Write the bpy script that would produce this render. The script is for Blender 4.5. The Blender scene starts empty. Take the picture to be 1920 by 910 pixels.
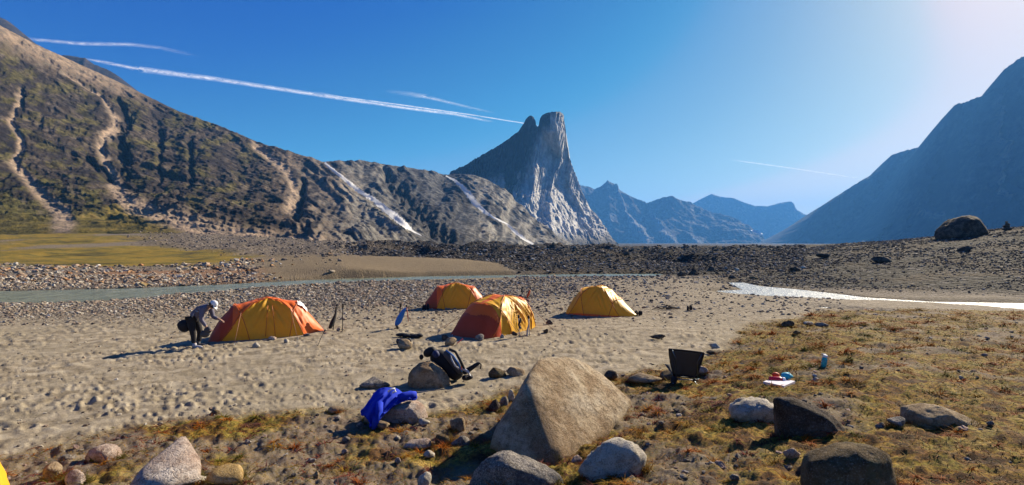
import bpy, bmesh, math, random
import numpy as np
from mathutils import Vector, Matrix, Quaternion

random.seed(7)
RNG = np.random.default_rng(11)
scene = bpy.context.scene
COL = scene.collection

# ------------------------------------------------------------------ camera
CAM_H = 2.8
FPX = 1000.0            # focal length in photograph pixels
cam_data = bpy.data.cameras.new("camera")
cam_data.sensor_width = 36.0
cam_data.lens = 36.0 * FPX / 1920.0
cam_data.clip_start = 0.05
cam_data.clip_end = 120000.0
cam = bpy.data.objects.new("camera", cam_data)
COL.objects.link(cam)
cam.location = (0, 0, CAM_H)
cam.rotation_euler = (math.radians(90), 0, 0)
scene.camera = cam

# ------------------------------------------------------------------ light
SUN_EL = 27.7
SUN_AZ = 45.6           # clockwise from +Y (view direction) towards +X
world = bpy.data.worlds.new("World")
scene.world = world
world.use_nodes = True
wn = world.node_tree
for n in list(wn.nodes):
    wn.nodes.remove(n)
w_out = wn.nodes.new("ShaderNodeOutputWorld")
w_bg = wn.nodes.new("ShaderNodeBackground")
w_sky = wn.nodes.new("ShaderNodeTexSky")
w_sky.sky_type = 'NISHITA'
w_sky.sun_disc = False
w_sky.sun_elevation = math.radians(SUN_EL)
w_sky.sun_rotation = math.radians(SUN_AZ)
w_sky.altitude = 300
w_sky.air_density = 1.0
w_sky.dust_density = 0.5
w_sky.ozone_density = 2.6
# the phone's rendering of the sky: one tone curve per channel over the whole dome
w_scale = wn.nodes.new("ShaderNodeVectorMath"); w_scale.operation = 'SCALE'; w_scale.inputs["Scale"].default_value = 1/12.0
w_cur = wn.nodes.new("ShaderNodeRGBCurve")
_m = w_cur.mapping; _m.extend = 'EXTRAPOLATED'
for _c, _pts in ((0, [(0, 0), (.115, .003), (.17, .028), (.25, .075), (.29, .15), (.42, .33), (.61, .64), (.72, 1.0), (1, 1.25)]),
                 (1, [(0, 0), (.19, .088), (.27, .19), (.385, .35), (.52, .51), (.70, .75), (.865, 1.02), (1, 1.15)]),
                 (2, [(0, 0), (.32, .44), (.45, .505), (.57, .61), (.71, .68), (.86, .79), (1, .95)])):
    _cv = _m.curves[_c]
    while len(_cv.points) < len(_pts): _cv.points.new(.5, .5)
    for _q, (_x, _y) in zip(_cv.points, _pts): _q.location = (_x, _y); _q.handle_type = 'AUTO_CLAMPED'
_m.update()
w_gain = wn.nodes.new("ShaderNodeVectorMath"); w_gain.operation = 'SCALE'; w_gain.inputs["Scale"].default_value = 7.6
wn.links.new(w_sky.outputs[0], w_scale.inputs[0])
wn.links.new(w_scale.outputs[0], w_cur.inputs["Color"])
wn.links.new(w_cur.outputs[0], w_gain.inputs[0])
wn.links.new(w_gain.outputs[0], w_bg.inputs["Color"])
w_bg.inputs["Strength"].default_value = 0.05
wn.links.new(w_bg.outputs[0], w_out.inputs["Surface"])

sun_data = bpy.data.lights.new("sun", 'SUN')
sun_data.energy = 5.0
sun_data.angle = math.radians(0.5)
sun_data.color = (1.0, 0.87, 0.66)
sun = bpy.data.objects.new("sun", sun_data)
COL.objects.link(sun)
_el, _az = math.radians(SUN_EL), math.radians(SUN_AZ)
SUN_VEC = Vector((math.sin(_az) * math.cos(_el), math.cos(_az) * math.cos(_el), math.sin(_el)))
sun.rotation_euler = SUN_VEC.to_track_quat('Z', 'Y').to_euler()
sun.location = (20, 20, 30)

scene.view_settings.view_transform = 'Standard'
scene.view_settings.look = 'None'
scene.view_settings.exposure = 1.35
scene.view_settings.gamma = 1.0
scene.view_settings.use_curve_mapping = False
scene.render.engine = 'CYCLES'
scene.cycles.volume_bounces = 1
scene.cycles.max_bounces = 6
scene.cycles.transparent_max_bounces = 16

# ------------------------------------------------------------------ helpers
def P(px, py, Y):
    """a spot measured in the photograph, at the distance Y along the view"""
    return Vector(((px - 960.0) / FPX * Y, Y, CAM_H - (py - 455.0) / FPX * Y))

_rs = np.random.RandomState(3)
_perm = _rs.permutation(512).astype(np.int64)
_perm = np.concatenate([_perm, _perm, _perm[:16]])
_grad = _rs.normal(size=(512, 3)); _grad /= np.linalg.norm(_grad, axis=1)[:, None]

def noise3(x, y, z):
    xi = np.floor(x).astype(np.int64); yi = np.floor(y).astype(np.int64); zi = np.floor(z).astype(np.int64)
    xf = x - xi; yf = y - yi; zf = z - zi
    u = xf*xf*xf*(xf*(xf*6-15)+10); v = yf*yf*yf*(yf*(yf*6-15)+10); w = zf*zf*zf*(zf*(zf*6-15)+10)
    r = 0
    for dx in (0, 1):
        wx = u if dx else 1-u
        for dy in (0, 1):
            wy = v if dy else 1-v
            hxy = _perm[_perm[(xi+dx) & 511] + ((yi+dy) & 511)]
            for dz in (0, 1):
                wz = w if dz else 1-w
                g = _grad[_perm[hxy + ((zi+dz) & 511)]]
                r = r + wx*wy*wz*(g[..., 0]*(xf-dx) + g[..., 1]*(yf-dy) + g[..., 2]*(zf-dz))
    return r * 1.5

def noise2(x, y, s=0.0):
    xi = np.floor(x).astype(np.int64); yi = np.floor(y).astype(np.int64)
    xf = x - xi; yf = y - yi
    u = xf*xf*xf*(xf*(xf*6-15)+10); v = yf*yf*yf*(yf*(yf*6-15)+10)
    si = int(s) & 511
    r = 0
    for dx in (0, 1):
        wx = u if dx else 1-u
        for dy in (0, 1):
            wy = v if dy else 1-v
            g = _grad[_perm[_perm[(xi+dx+si*7) & 511] + ((yi+dy+si*3) & 511)]]
            r = r + wx*wy*(g[..., 0]*(xf-dx) + g[..., 1]*(yf-dy))
    return r * 1.6

def fbm2(x, y, octv=4, s=0, gain=0.5, lac=2.03):
    r = 0; a = 1.0; t = 0
    for k in range(octv):
        r = r + a*noise2(x, y, s+k*13); t += a
        x = x*lac; y = y*lac; a *= gain
    return r / t

def fbm3(x, y, z, octv=5, gain=0.5, lac=2.03, ridged=False):
    r = 0; a = 1.0; t = 0
    for k in range(octv):
        n = noise3(x+k*17.3, y-k*5.1, z+k*9.7)
        if ridged:
            n = 1.0 - 2.2*np.abs(n)
        r = r + a*n; t += a
        x = x*lac; y = y*lac; z = z*lac; a *= gain
    return r / t

def sstep(a, b, x):
    t = np.clip((x-a)/(b-a), 0, 1)
    return t*t*(3-2*t)

def link(o, parent=None):
    COL.objects.link(o)
    if parent is not None:
        o.parent = parent
    return o

def tag(o, label=None, cat=None, group=None, kind=None):
    if label: o["label"] = label
    if cat: o["category"] = cat
    if group: o["group"] = group
    if kind: o["kind"] = kind
    return o

def empty(name, loc, rz=0.0):
    o = bpy.data.objects.new(name, None)
    o.empty_display_size = 0.1
    o.location = loc
    o.rotation_euler = (0, 0, rz)
    return link(o)

def mesh_np(name, verts, faces, mat, smooth=True, parent=None):
    """verts (n,3) array, faces (m,3|4) array -> object"""
    me = bpy.data.meshes.new(name)
    verts = np.ascontiguousarray(verts, dtype=np.float32)
    faces = np.ascontiguousarray(faces, dtype=np.int32)
    k = faces.shape[1]
    me.vertices.add(len(verts)); me.vertices.foreach_set("co", verts.ravel())
    me.loops.add(faces.size); me.loops.foreach_set("vertex_index", faces.ravel())
    me.polygons.add(len(faces))
    me.polygons.foreach_set("loop_start", np.arange(0, faces.size, k, dtype=np.int32))
    if smooth:
        me.polygons.foreach_set("use_smooth", np.ones(len(faces), dtype=bool))
    me.update(calc_edges=True)
    me.validate()
    if mat: me.materials.append(mat)
    o = bpy.data.objects.new(name, me)
    return link(o, parent)

def add_attr(o, name, cols):
    a = o.data.attributes.new(name, 'FLOAT_COLOR', 'POINT')
    c = np.ones((len(o.data.vertices), 4), dtype=np.float32)
    c[:, :cols.shape[1]] = cols
    a.data.foreach_set("color", c.ravel())

def grid_faces(nu, nv):
    """vertex index = i*nv + j"""
    i, j = np.meshgrid(np.arange(nu-1), np.arange(nv-1), indexing='ij')
    a = (i*nv + j).ravel()
    return np.stack([a, a+nv, a+nv+1, a+1], axis=1)

# ---- node helper
class NT:
    def __init__(self, name):
        self.m = bpy.data.materials.new(name); self.m.use_nodes = True
        self.t = self.m.node_tree
        for n in list(self.t.nodes): self.t.nodes.remove(n)
        self.out = self.t.nodes.new("ShaderNodeOutputMaterial")
        self.b = self.t.nodes.new("ShaderNodeBsdfPrincipled")
        self.t.links.new(self.b.outputs[0], self.out.inputs[0])
        self.b.inputs["Specular IOR Level"].default_value = 0.06
    def n(self, kind, **kw):
        x = self.t.nodes.new(kind)
        for k, v in kw.items(): setattr(x, k, v)
        return x
    def l(self, a, b): self.t.links.new(a, b)
    def val(self, sock, v):
        if isinstance(v, (int, float, tuple, list)): sock.default_value = v
        else: self.l(v, sock)
    def attr(self, name):
        a = self.n("ShaderNodeAttribute"); a.attribute_name = name
        s = self.n("ShaderNodeSeparateColor"); self.l(a.outputs["Color"], s.inputs[0])
        return s.outputs[0], s.outputs[1], s.outputs[2]
    def coord(self, scale=(1, 1, 1), kind="Object"):
        tc = self.n("ShaderNodeTexCoord")
        mp = self.n("ShaderNodeMapping"); mp.inputs["Scale"].default_value = scale
        self.l(tc.outputs[kind], mp.inputs[0])
        return mp.outputs[0]
    def noise(self, vec, scale, detail=5, rough=0.55, dist=0.0):
        x = self.n("ShaderNodeTexNoise")
        self.l(vec, x.inputs["Vector"])
        x.inputs["Scale"].default_value = scale; x.inputs["Detail"].default_value = detail
        x.inputs["Roughness"].default_value = rough; x.inputs["Distortion"].default_value = dist
        return x.outputs[0]
    def voro(self, vec, scale, out="Distance", feature='F1', rnd=1.0):
        x = self.n("ShaderNodeTexVoronoi"); x.feature = feature
        self.l(vec, x.inputs["Vector"]); x.inputs["Scale"].default_value = scale
        x.inputs["Randomness"].default_value = rnd
        return x.outputs[out]
    def ramp(self, fac, stops, interp='LINEAR'):
        r = self.n("ShaderNodeValToRGB"); r.color_ramp.interpolation = interp
        e = r.color_ramp.elements
        while len(e) < len(stops): e.new(0.5)
        for k, (p, c) in enumerate(stops):
            e[k].position = p
            e[k].color = (c, c, c, 1) if isinstance(c, (int, float)) else (c[0], c[1], c[2], 1)
        self.l(fac, r.inputs[0])
        return r.outputs[0]
    def mix(self, fac, a, b, mode='MIX'):
        x = self.n("ShaderNodeMix"); x.data_type = 'RGBA'; x.blend_type = mode
        self.val(x.inputs[0], fac)
        for s, v in ((x.inputs[6], a), (x.inputs[7], b)):
            if isinstance(v, (tuple, list)): s.default_value = (v[0], v[1], v[2], 1)
            else: self.l(v, s)
        return x.outputs[2]
    def math(self, op, a, b=0.5, clamp=False):
        x = self.n("ShaderNodeMath"); x.operation = op; x.use_clamp = clamp
        self.val(x.inputs[0], a); self.val(x.inputs[1], b)
        return x.outputs[0]
    def bump(self, h, dist=0.02, strength=1.0, normal=None):
        x = self.n("ShaderNodeBump")
        x.inputs["Distance"].default_value = dist
        self.val(x.inputs["Strength"], strength)
        self.l(h, x.inputs["Height"])
        if normal is not None: self.l(normal, x.inputs["Normal"])
        return x.outputs[0]
    def done(self, color, rough=0.9, normal=None):
        self.val(self.b.inputs["Base Color"], color if not isinstance(color, tuple) else (color[0], color[1], color[2], 1))
        self.val(self.b.inputs["Roughness"], rough)
        if normal is not None: self.l(normal, self.b.inputs["Normal"])
        return self.m
# ================================================================== GROUND
D_ST = np.array([3, 4.5, 6, 8, 10, 13, 18, 24, 30, 36, 42, 50, 58, 62, 75, 95, 130, 200, 320], float)
Z_TAB = [
 (-400, [.5,.3,.12,.03,0,0,-.15,-.5,-1.0,-1.12,-1.15,-1.1,-1.1,-1.1,-1.1,-1.0,-.6,3.0,12]),
 (0,    [.5,.3,.15,.03,0,0,-.12,-.45,-.85,-1.1,-1.15,-1.05,-1.0,-1.0,-1.0,-1.0,-.6,2.6,11.5]),
 (320,  [.6,.5,.3,.1,0,0,-.08,-.32,-.7,-1.05,-1.15,-1.1,-.95,-.95,-1.0,-.95,-.8,1.6,9.5]),
 (480,  [.6,.5,.3,.1,.01,0,-.03,-.2,-.55,-.9,-1.08,-1.15,-.9,-.7,-.6,-.5,-.3,.9,6.5]),
 (640,  [.6,.5,.3,.12,.02,0,0,-.15,-.4,-.7,-.95,-1.12,-.95,.12,.15,.25,.5,1.4,4]),
 (800, [.7,.58,.36,.17,.05,0,0,-.12,-.32,-.58,-.8,-1.0,-1.1,-1.0,.2,.15,.1,.8,2]),
 (950, [.8,.65,.42,.22,.08,0,0,-.1,-.25,-.45,-.65,-.85,-1.08,-1.15,.0,-.1,-.2,.3,.3]),
 (975, [.8,.65,.42,.22,.08,0,0,-.1,-.25,-.45,-.65,-.85,-1.08,-1.15,-.6,-.4,-.2,.3,.3]),
 (1280, [.9,.8,.65,.45,.25,.05,0,-.1,-.2,-.4,-.6,-.8,-1.0,-1.1,-.5,-.3,-.2,-.5,-.5]),
 (1440, [.95,.85,.7,.6,.45,.2,.05,-.15,-.4,-.75,-.85,-.72,-.6,-.5,-.1,.3,.5,.3,.3]),
 (1600, [1.0,.9,.8,.7,.6,.35,.1,-.2,-.5,-.84,-.8,-.5,-.15,.05,.9,2.0,2.6,2.5,2.5]),
 (1920, [1.0,.9,.8,.65,.5,.3,0,-.4,-.84,-.5,.0,.6,1.4,1.8,3.2,5.6,6,6,6]),
 (2300, [1.0,.9,.8,.65,.5,.3,0,-.5,-.84,-.4,.2,.9,1.8,2.4,4.4,7.4,8,8,8]),
]
_cols = np.array([(c[0]-960)/FPX for c in Z_TAB]); _zt = np.array([c[1] for c in Z_TAB])
_fd = np.linspace(math.log(D_ST[0]), math.log(D_ST[-1]), 400)
_ztf = np.array([np.interp(_fd, np.log(D_ST), r) for r in _zt])
# smooth a little along depth
_k = np.array([1, 2, 3, 4, 3, 2, 1], float); _k /= _k.sum()
_ztf = np.array([np.convolve(np.pad(r, 3, mode='edge'), _k, mode='valid') for r in _ztf])

def z_base(x, y):
    a = np.clip(x/np.maximum(y, 1.0), _cols[0], _cols[-1])
    d = np.maximum(np.maximum(y, np.abs(x)/1.4), 3.0)
    dl = (np.clip(np.log(d), _fd[0], _fd[-1]) - _fd[0])/(_fd[-1]-_fd[0])*(len(_fd)-1)
    j = np.clip(dl.astype(int), 0, len(_fd)-2); fj = dl - j
    i = np.clip(np.searchsorted(_cols, a)-1, 0, len(_cols)-2)
    t = (a-_cols[i])/(_cols[i+1]-_cols[i]); t = t*t*(3-2*t)*0.5 + t*0.5
    z0 = _ztf[i, j]*(1-fj) + _ztf[i, j+1]*fj
    z1 = _ztf[i+1, j]*(1-fj) + _ztf[i+1, j+1]*fj
    return z0*(1-t) + z1*t

def ground_pts(pts, z):
    """photo spots -> world xy on the level z"""
    out = []
    for px, py in pts:
        Y = (CAM_H - z)/((py-455.0)/FPX)
        out.append(((px-960.0)/FPX*Y, Y))
    return np.array(out)

def inside_dist(px, py, poly):
    """signed distance to polygon, positive inside"""
    best = np.full(px.shape, 1e9); ins = np.zeros(px.shape, bool)
    n = len(poly)
    for k in range(n):
        x1, y1 = poly[k]; x2, y2 = poly[(k+1) % n]
        dx, dy = x2-x1, y2-y1
        t = np.clip(((px-x1)*dx + (py-y1)*dy)/(dx*dx+dy*dy+1e-12), 0, 1)
        best = np.minimum(best, np.hypot(px-x1-t*dx, py-y1-t*dy))
        c = ((y1 > py) != (y2 > py)) & (px < (x2-x1)*(py-y1)/((y2-y1) if y2 != y1 else 1e-9) + x1)
        ins ^= c
    return np.where(ins, best, -best)

RIVER_Z = -1.2
river_poly = ground_pts([(-700, 592), (0, 571), (120, 570), (180, 567), (245, 561), (325, 552), (400, 547), (480, 540),
    (640, 530.5), (800, 524.5), (960, 520.6), (1100, 518.6), (1215, 518.2), (1245, 516), (1235, 513.8), (1100, 514.3), (960, 516.2), (800, 518.5), (640, 523),
    (480, 531), (400, 535), (250, 541.5), (120, 544.5), (0, 547), (-700, 560)], RIVER_Z)
STREAM_Z = -0.86
stream_poly = ground_pts([(1342, 552), (1352, 546), (1400, 544), (1385, 537), (1372, 530.5), (1388, 530), (1420, 537), (1480, 542),
    (1560, 551), (1620, 558.5), (1750, 567), (1920, 570), (2500, 576), (2500, 590), (1920, 581), (1880, 576),
    (1840, 573), (1600, 565.5), (1480, 558), (1400, 554)], STREAM_Z)
PUDDLE_Z = -0.55
puddle_polys = [ground_pts([(1528, 577), (1545, 576), (1570, 583), (1612, 586), (1590, 588), (1560, 586), (1540, 581)], PUDDLE_Z),
                ground_pts([(1615, 589), (1640, 588), (1668, 591), (1640, 593)], PUDDLE_Z)]
# the grass bank's edge, as ground spots
_ge = [(-500, 905, .1), (0, 851, .1), (100, 826, .1), (200, 806, .1), (330, 787, .1), (430, 776, .1), (520, 770, .1), (600, 762, .12), (700, 768, .15), (790, 772, .18),
       (880, 748, .2), (935, 720, .2), (990, 705, .2), (1130, 700, .2), (1230, 688, .2), (1330, 660, .15), (1385, 635, .1), (1400, 612, .05),
       (1430, 602, 0), (1500, 597, -.1), (1540, 588, -.3), (1700, 583, -.45), (1920, 581, -.6), (2500, 588, -.6)]
grass_edge = np.array([(((px-960)/FPX)*((CAM_H-z)/((py-455)/FPX)), (CAM_H-z)/((py-455)/FPX)) for px, py, z in _ge])
grass_poly = np.concatenate([grass_edge, np.array([[60, -20], [-60, -20]])])

def zones(x, y):
    """masks of what the ground is made of"""
    w = fbm2(x*.35, y*.35, 3, 5)
    w2 = fbm2(x*2.2, y*2.2, 3, 8)
    near = y < 60
    gd = np.full(x.shape, -9.0)
    m = near
    gd[m] = inside_dist(x[m], y[m], grass_poly)
    grass = sstep(-.25, .35, gd + .55*w + .25*w2)
    a = x/np.maximum(y, 1.0)
    # the gravel belt towards the river, and the scree on the right
    gr_start = np.interp(a, [-1.5, -.96, -.6, -.32, 0, .15, .4, .8, 1.5], [21, 21.5, 23, 23, 23.5, 30, 36, 33, 28])
    gravel = sstep(-2, 3, (y-gr_start) + 3.5*w)
    tansoft = sstep(.1, .2, a)*(1-sstep(.45, .6, a))*sstep(14, 24, y)*(1-sstep(50, 60, y))
    gravel = np.maximum(gravel*(1-.35*tansoft), .55*sstep(15, 24, y)*(1-grass))
    # dark moraine and scree
    scree = sstep(.30, .45, a + .05*w)*sstep(-1, 4, y-np.interp(a, [.3, .45, .96, 1.6], [52, 43, 33, 31]))
    mor = sstep(-3, 3, y-np.interp(a, [-.5, -.3, -.1, 0, .3, .5], [150, 108, 92, 68, 62, 56]) + 2*w)*sstep(-.36, -.28, a + .04*w)
    dark = np.clip(np.maximum(scree, mor), 0, 1)
    # left bank meadow
    mead = sstep(-8, 6, y-np.interp(a, [-1.5, -.96, -.7, -.55, -.45], [88, 92, 82, 88, 120]) + 14*w + 26*fbm2(x*.03, y*.02, 3, 45))*(1-sstep(-.50, -.40, a + .05*w))
    mead = mead*(1-.9*sstep(.02, .22, fbm2(x*.03, y*.016, 3, 44) + .12*w2))
    # fans of rubble below the gullies
    fan = sstep(-.78, -.6, a)*(1-sstep(-.3, -.2, a))*sstep(0, 30, y-np.interp(a, [-.8, -.7, -.55, -.45, -.3], [260, 185, 135, 105, 90]) + 12*w)
    # tan bluff and terrace
    bluff = sstep(-.52, -.44, a)*(1-sstep(-.03, .02, a))*sstep(51, 57, y)*(1-mor)
    # rusty wet gravel on the far bank
    rust = sstep(-.85, -.74, a)*(1-sstep(-.50, -.44, a))*sstep(48, 53, y)*(1-sstep(68, 76, y + 4*w2))
    return grass, gravel, dark, mead, fan, bluff, rust

def footprints(x, y):
    """trampled sand: overlapping shallow dimples"""
    h = np.zeros(x.shape)
    for s, (cell, dep) in enumerate([(.40, .04), (.25, .032), (.75, .022), (.17, .02)]):
        msk = .15 + 1.1*sstep(-.08, .22, fbm2(x*(.22+.1*s)+s*9, y*(.3+.1*s), 4, 73+s))
        X = x/cell + s*13.7; Yy = y/cell + s*7.1
        xi = np.floor(X).astype(np.int64); yi = np.floor(Yy).astype(np.int64)
        for dx in (-1, 0, 1):
            for dy in (-1, 0, 1):
                cx = xi+dx; cy = yi+dy
                hsh = _perm[(_perm[(cx + 31*s) & 511] + cy) & 511]
                r1 = hsh/512.0; r2 = _perm[hsh]/512.0; r3 = _perm[(hsh+77) & 511]/512.0
                fx = (X-(cx+r1))*cell; fy = (Yy-(cy+r2))*cell
                an = r3*6.283; ca = np.cos(an); sa = np.sin(an)
                u = (fx*ca + fy*sa)/(.3*cell); v = (-fx*sa + fy*ca)/(.16*cell)
                q = u*u + v*v
                h -= msk*dep*(r3 > .3)*(.4+1.2*r1)*(np.exp(-q*q*.9) - .55*np.exp(-(np.sqrt(q)-1.75)**2*3.2))
    return h

def height(x, y, zn=None, fine=True):
    if zn is None: zn = zones(x, y)
    grass, gravel, dark, mead, fan, bluff, rust = zn
    z = z_base(x, y)
    d = np.hypot(x, y)
    far = d > 320
    # broad undulation
    z = z + .06*fbm2(x*.25, y*.25, 3, 21)*sstep(4, 12, d)
    z = z + grass*(.10*fbm2(x*.9, y*.9, 3, 31) + .085*fbm2(x*3.1, y*3.1, 3, 32))
    if fine:
        z = z + grass*(.055*fbm2(x*8, y*8, 3, 33))
        m = (y > 3) & (y < 34) & (grass < .9)
        fp = np.zeros(x.shape); fp[m] = footprints(x[m], y[m])
        z = z + fp*(1-grass)*(1-gravel*.8)*(1-sstep(24, 34, y))*.75
        z = z + (1-grass)*(.012*fbm2(x*5, y*5, 3, 34))*(1-sstep(30, 60, y))
    a = x/np.maximum(y, 1.0)
    hum = fbm2(x*.045, y*.03, 4, 41)
    rid = 1-2*np.abs(fbm2(x*.06+3, y*.05, 4, 47))
    mor = dark*sstep(60, 110, y)*(1-sstep(.30, .62, a))
    z = z + mor*(6.0*hum + 2.2*rid - 2.4)*np.clip(y/140, .3, 1.5)*.8
    z = z + dark*(.22*fbm2(x*.4, y*.4, 4, 52) + .1*fbm2(x*1.6, y*1.6, 3, 53))*sstep(30, 60, y)
    z = z + (gravel*.05 + fan*.5)*fbm2(x*.7, y*.7, 3, 61)
    z = z + (mead*1.1 + fan*1.1)*fbm2(x*.08, y*.05, 3, 66)*sstep(80, 130, y)
    # channels
    m = (y > 8) & (y < 110)
    rd = np.full(x.shape, -50.0); sd = np.full(x.shape, -50.0); pdd = np.full(x.shape, -50.0)
    rd[m] = inside_dist(x[m], y[m], river_poly)
    sd[m] = inside_dist(x[m], y[m], stream_poly)
    for q in puddle_polys:
        pdd[m] = np.maximum(pdd[m], inside_dist(x[m], y[m], q))
    wob = .35*fbm2(x*.5, y*.5, 3, 81)
    t = sstep(-1.6, .9, rd + wob); z = z*(1-t) + (RIVER_Z-.28)*t
    z = np.where(rd + wob > -.3, np.minimum(z, RIVER_Z - .02 - .2*np.clip(rd+.3, 0, 1)), z)
    z = np.where((rd < -.6) & (rd > -9), np.maximum(z, RIVER_Z + .06 + .02*wob), z)
    t = sstep(-1.5, .5, sd + .5*wob); z = z*(1-t) + (STREAM_Z-.12)*t
    z = np.where((sd < -.5) & (sd > -6), np.maximum(z, STREAM_Z + .05 + .02*wob), z)
    t = sstep(-1.2, .2, pdd + .5*wob); z = z*(1-t) + (PUDDLE_Z-.05)*t
    z = np.where((pdd < -.3) & (pdd > -2), np.maximum(z, PUDDLE_Z + .03 + .02*wob), z)
    z = np.where(far, z, z)
    return z, rd, sd

def gz(x, y):
    """height of the ground at one spot"""
    X = np.array([float(x)]); Yv = np.array([float(y)])
    return float(height(X, Yv)[0][0])

def on_ground(px, py, it=30):
    """where the sight line through a photo spot meets the ground"""
    s = (py-455.0)/FPX; a = (px-960.0)/FPX
    Y = np.exp(np.linspace(math.log(3.2), math.log(300), 1400))
    zg = height(a*Y, Y, fine=False)[0]
    k = np.argmax(zg >= CAM_H - s*Y)
    if not (zg[k] >= CAM_H - s*Y[k]): k = len(Y)-1
    return Vector((a*Y[k], Y[k], gz(a*Y[k], Y[k])))

# ---- mesh: fine near the camera, coarser away and behind
th = np.concatenate([np.linspace(-math.pi, -math.radians(52), 60)[:-1],
                     np.linspace(-math.radians(52), math.radians(52), 860),
                     np.linspace(math.radians(52), math.pi, 60)[1:]])
rr = np.concatenate([np.linspace(.15, 3.2, 14)[:-1], np.exp(np.linspace(math.log(3.2), math.log(420), 520)),
                     np.array([520, 700, 1000, 1500, 2400, 4000, 8000, 13500.])])
TH, RR = np.meshgrid(th, rr, indexing='ij')
gx = (RR*np.sin(TH)); gy = (RR*np.cos(TH))
gs = gx.shape
gx = gx.ravel(); gy = gy.ravel()
ZN = zones(gx, gy)
gzv, g_rd, g_sd = height(gx, gy, ZN)
_fall = sstep(330, 520, RR.ravel())
gzv = gzv*(1-_fall) - 6.0*_fall
NEAR_Z = gzv
def mat_ground():
    k = NT("ground_surface")
    gr, gv, dk = k.attr("zone_a")
    md, fn, bl = k.attr("zone_b")
    ru, wet, moss = k.attr("zone_c")
    v = k.coord()
    n_big = k.noise(v, .35, 4, .6)
    n_mid = k.noise(v, 2.5, 6, .65)
    n_fine = k.noise(v, 22, 5, .7)
    n_grit = k.noise(v, 90, 3, .8)
    # sand
    sand = k.ramp(n_mid, [(.40, (.20, .165, .115)), (.5, (.315, .265, .19)), (.62, (.42, .365, .275))])
    sand = k.mix(k.ramp(n_grit, [(.42, 0.0), (.62, .6)]), sand, (.13, .10, .065))
    sand = k.mix(k.ramp(n_big, [(.45, 0.0), (.62, .55)]), sand, (.235, .20, .14))
    # gravel
    vg = k.voro(v, 7.0, "Color"); vgd = k.voro(v, 7.0, "Distance")
    sp = k.n("ShaderNodeSeparateColor"); k.l(vg, sp.inputs[0])
    grav = k.ramp(sp.outputs[0], [(0, (.10, .082, .066)), (.35, (.18, .145, .11)), (.7, (.25, .21, .165)), (.95, (.38, .33, .28))])
    grav = k.mix(k.ramp(vgd, [(.35, 0.0), (.7, .8)]), grav, (.07, .058, .045))
    # dark scree
    vs = k.voro(v, 1.7, "Color"); vsd = k.voro(v, 1.7, "Distance")
    sp2 = k.n("ShaderNodeSeparateColor"); k.l(vs, sp2.inputs[0])
    scr = k.ramp(sp2.outputs[1], [(0, (.02, .018, .018)), (.5, (.036, .033, .032)), (.85, (.066, .060, .058)), (1, (.20, .18, .17))])
    scr = k.mix(k.ramp(vsd, [(.3, 0.0), (.65, .85)]), scr, (.02, .019, .018))
    scr = k.mix(k.ramp(k.noise(v, .12, 5, .65), [(.50, 0.0), (.60, .5)]), scr, (.075, .05, .03))
    # foreground tundra
    tund = k.ramp(n_mid, [(.37, (.04, .022, .012)), (.44, (.13, .062, .02)), (.50, (.27, .165, .03)), (.56, (.18, .145, .026)), (.63, (.33, .225, .06))])
    tund = k.mix(k.ramp(n_fine, [(.44, 0.0), (.58, .8)]), tund, (.04, .024, .014))
    tund = k.mix(k.math('MULTIPLY', moss, .75), tund, k.ramp(n_fine, [(.35, (.09, .065, .05)), (.6, (.20, .165, .13)), (.8, (.30, .26, .22))]))
    # meadow over the river
    mead = k.ramp(k.noise(k.coord((.05, .06, .1)), 1.0, 9, .72), [(.36, (.06, .05, .022)), (.45, (.13, .105, .028)), (.52, (.24, .16, .032)), (.58, (.15, .12, .03)), (.66, (.09, .07, .035))])
    fanc = k.ramp(k.noise(v, .9, 7, .8), [(.35, (.05, .042, .035)), (.5, (.13, .105, .08)), (.65, (.24, .20, .16))])
    blf = k.ramp(n_mid, [(.3, (.145, .11, .07)), (.7, (.23, .18, .115))])
    rust = k.mix(k.ramp(sp.outputs[1], [(0, 0.0), (1, 1.0)]), (.19, .07, .03), (.30, .20, .12))
    c = k.mix(gv, sand, grav)
    c = k.mix(bl, c, blf)
    c = k.mix(k.math('MULTIPLY', ru, .8), c, rust)
    c = k.mix(dk, c, scr)
    c = k.mix(md, c, mead)
    c = k.mix(fn, c, fanc)
    c = k.mix(gr, c, tund)
    c = k.mix(k.math('MULTIPLY', wet, .55), c, (.07, .055, .035))
    h = k.math('ADD', k.math('MULTIPLY', n_mid, .5), k.math('MULTIPLY', n_fine, .35))
    h = k.math('ADD', h, k.math('MULTIPLY', n_grit, .15))
    nb = k.bump(h, .05, 1.0)
    hg = k.math('SUBTRACT', 1.0, vgd)
    nb2 = k.bump(hg, .12, k.math('MULTIPLY', gv, .9), nb)
    hs = k.math('SUBTRACT', 1.0, vsd)
    nb3 = k.bump(hs, .55, k.math('MULTIPLY', dk, .9), nb2)
    rg = .95
    return k.done(c, rg, nb3)

ground = mesh_np("ground", np.stack([gx, gy, gzv], 1), grid_faces(*gs)[:, ::-1], None)
ground["kind"] = "structure"
G_ = ZN[0]
wet = np.clip(sstep(-2.2, -.3, g_rd)*.9 + sstep(-2.5, -.2, g_sd)*.8, 0, 1)
bare = sstep(.0, .24, fbm2(gx*.45, gy*.45, 4, 91) + .25*sstep(4, -3, gx)*sstep(8.5, 6.5, gy))*G_
add_attr(ground, "zone_a", np.stack([G_, ZN[1], ZN[2]], 1))
add_attr(ground, "zone_b", np.stack([ZN[3], ZN[4], ZN[5]], 1))
add_attr(ground, "zone_c", np.stack([ZN[6], wet, bare], 1))
ground.data.materials.append(mat_ground())

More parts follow.
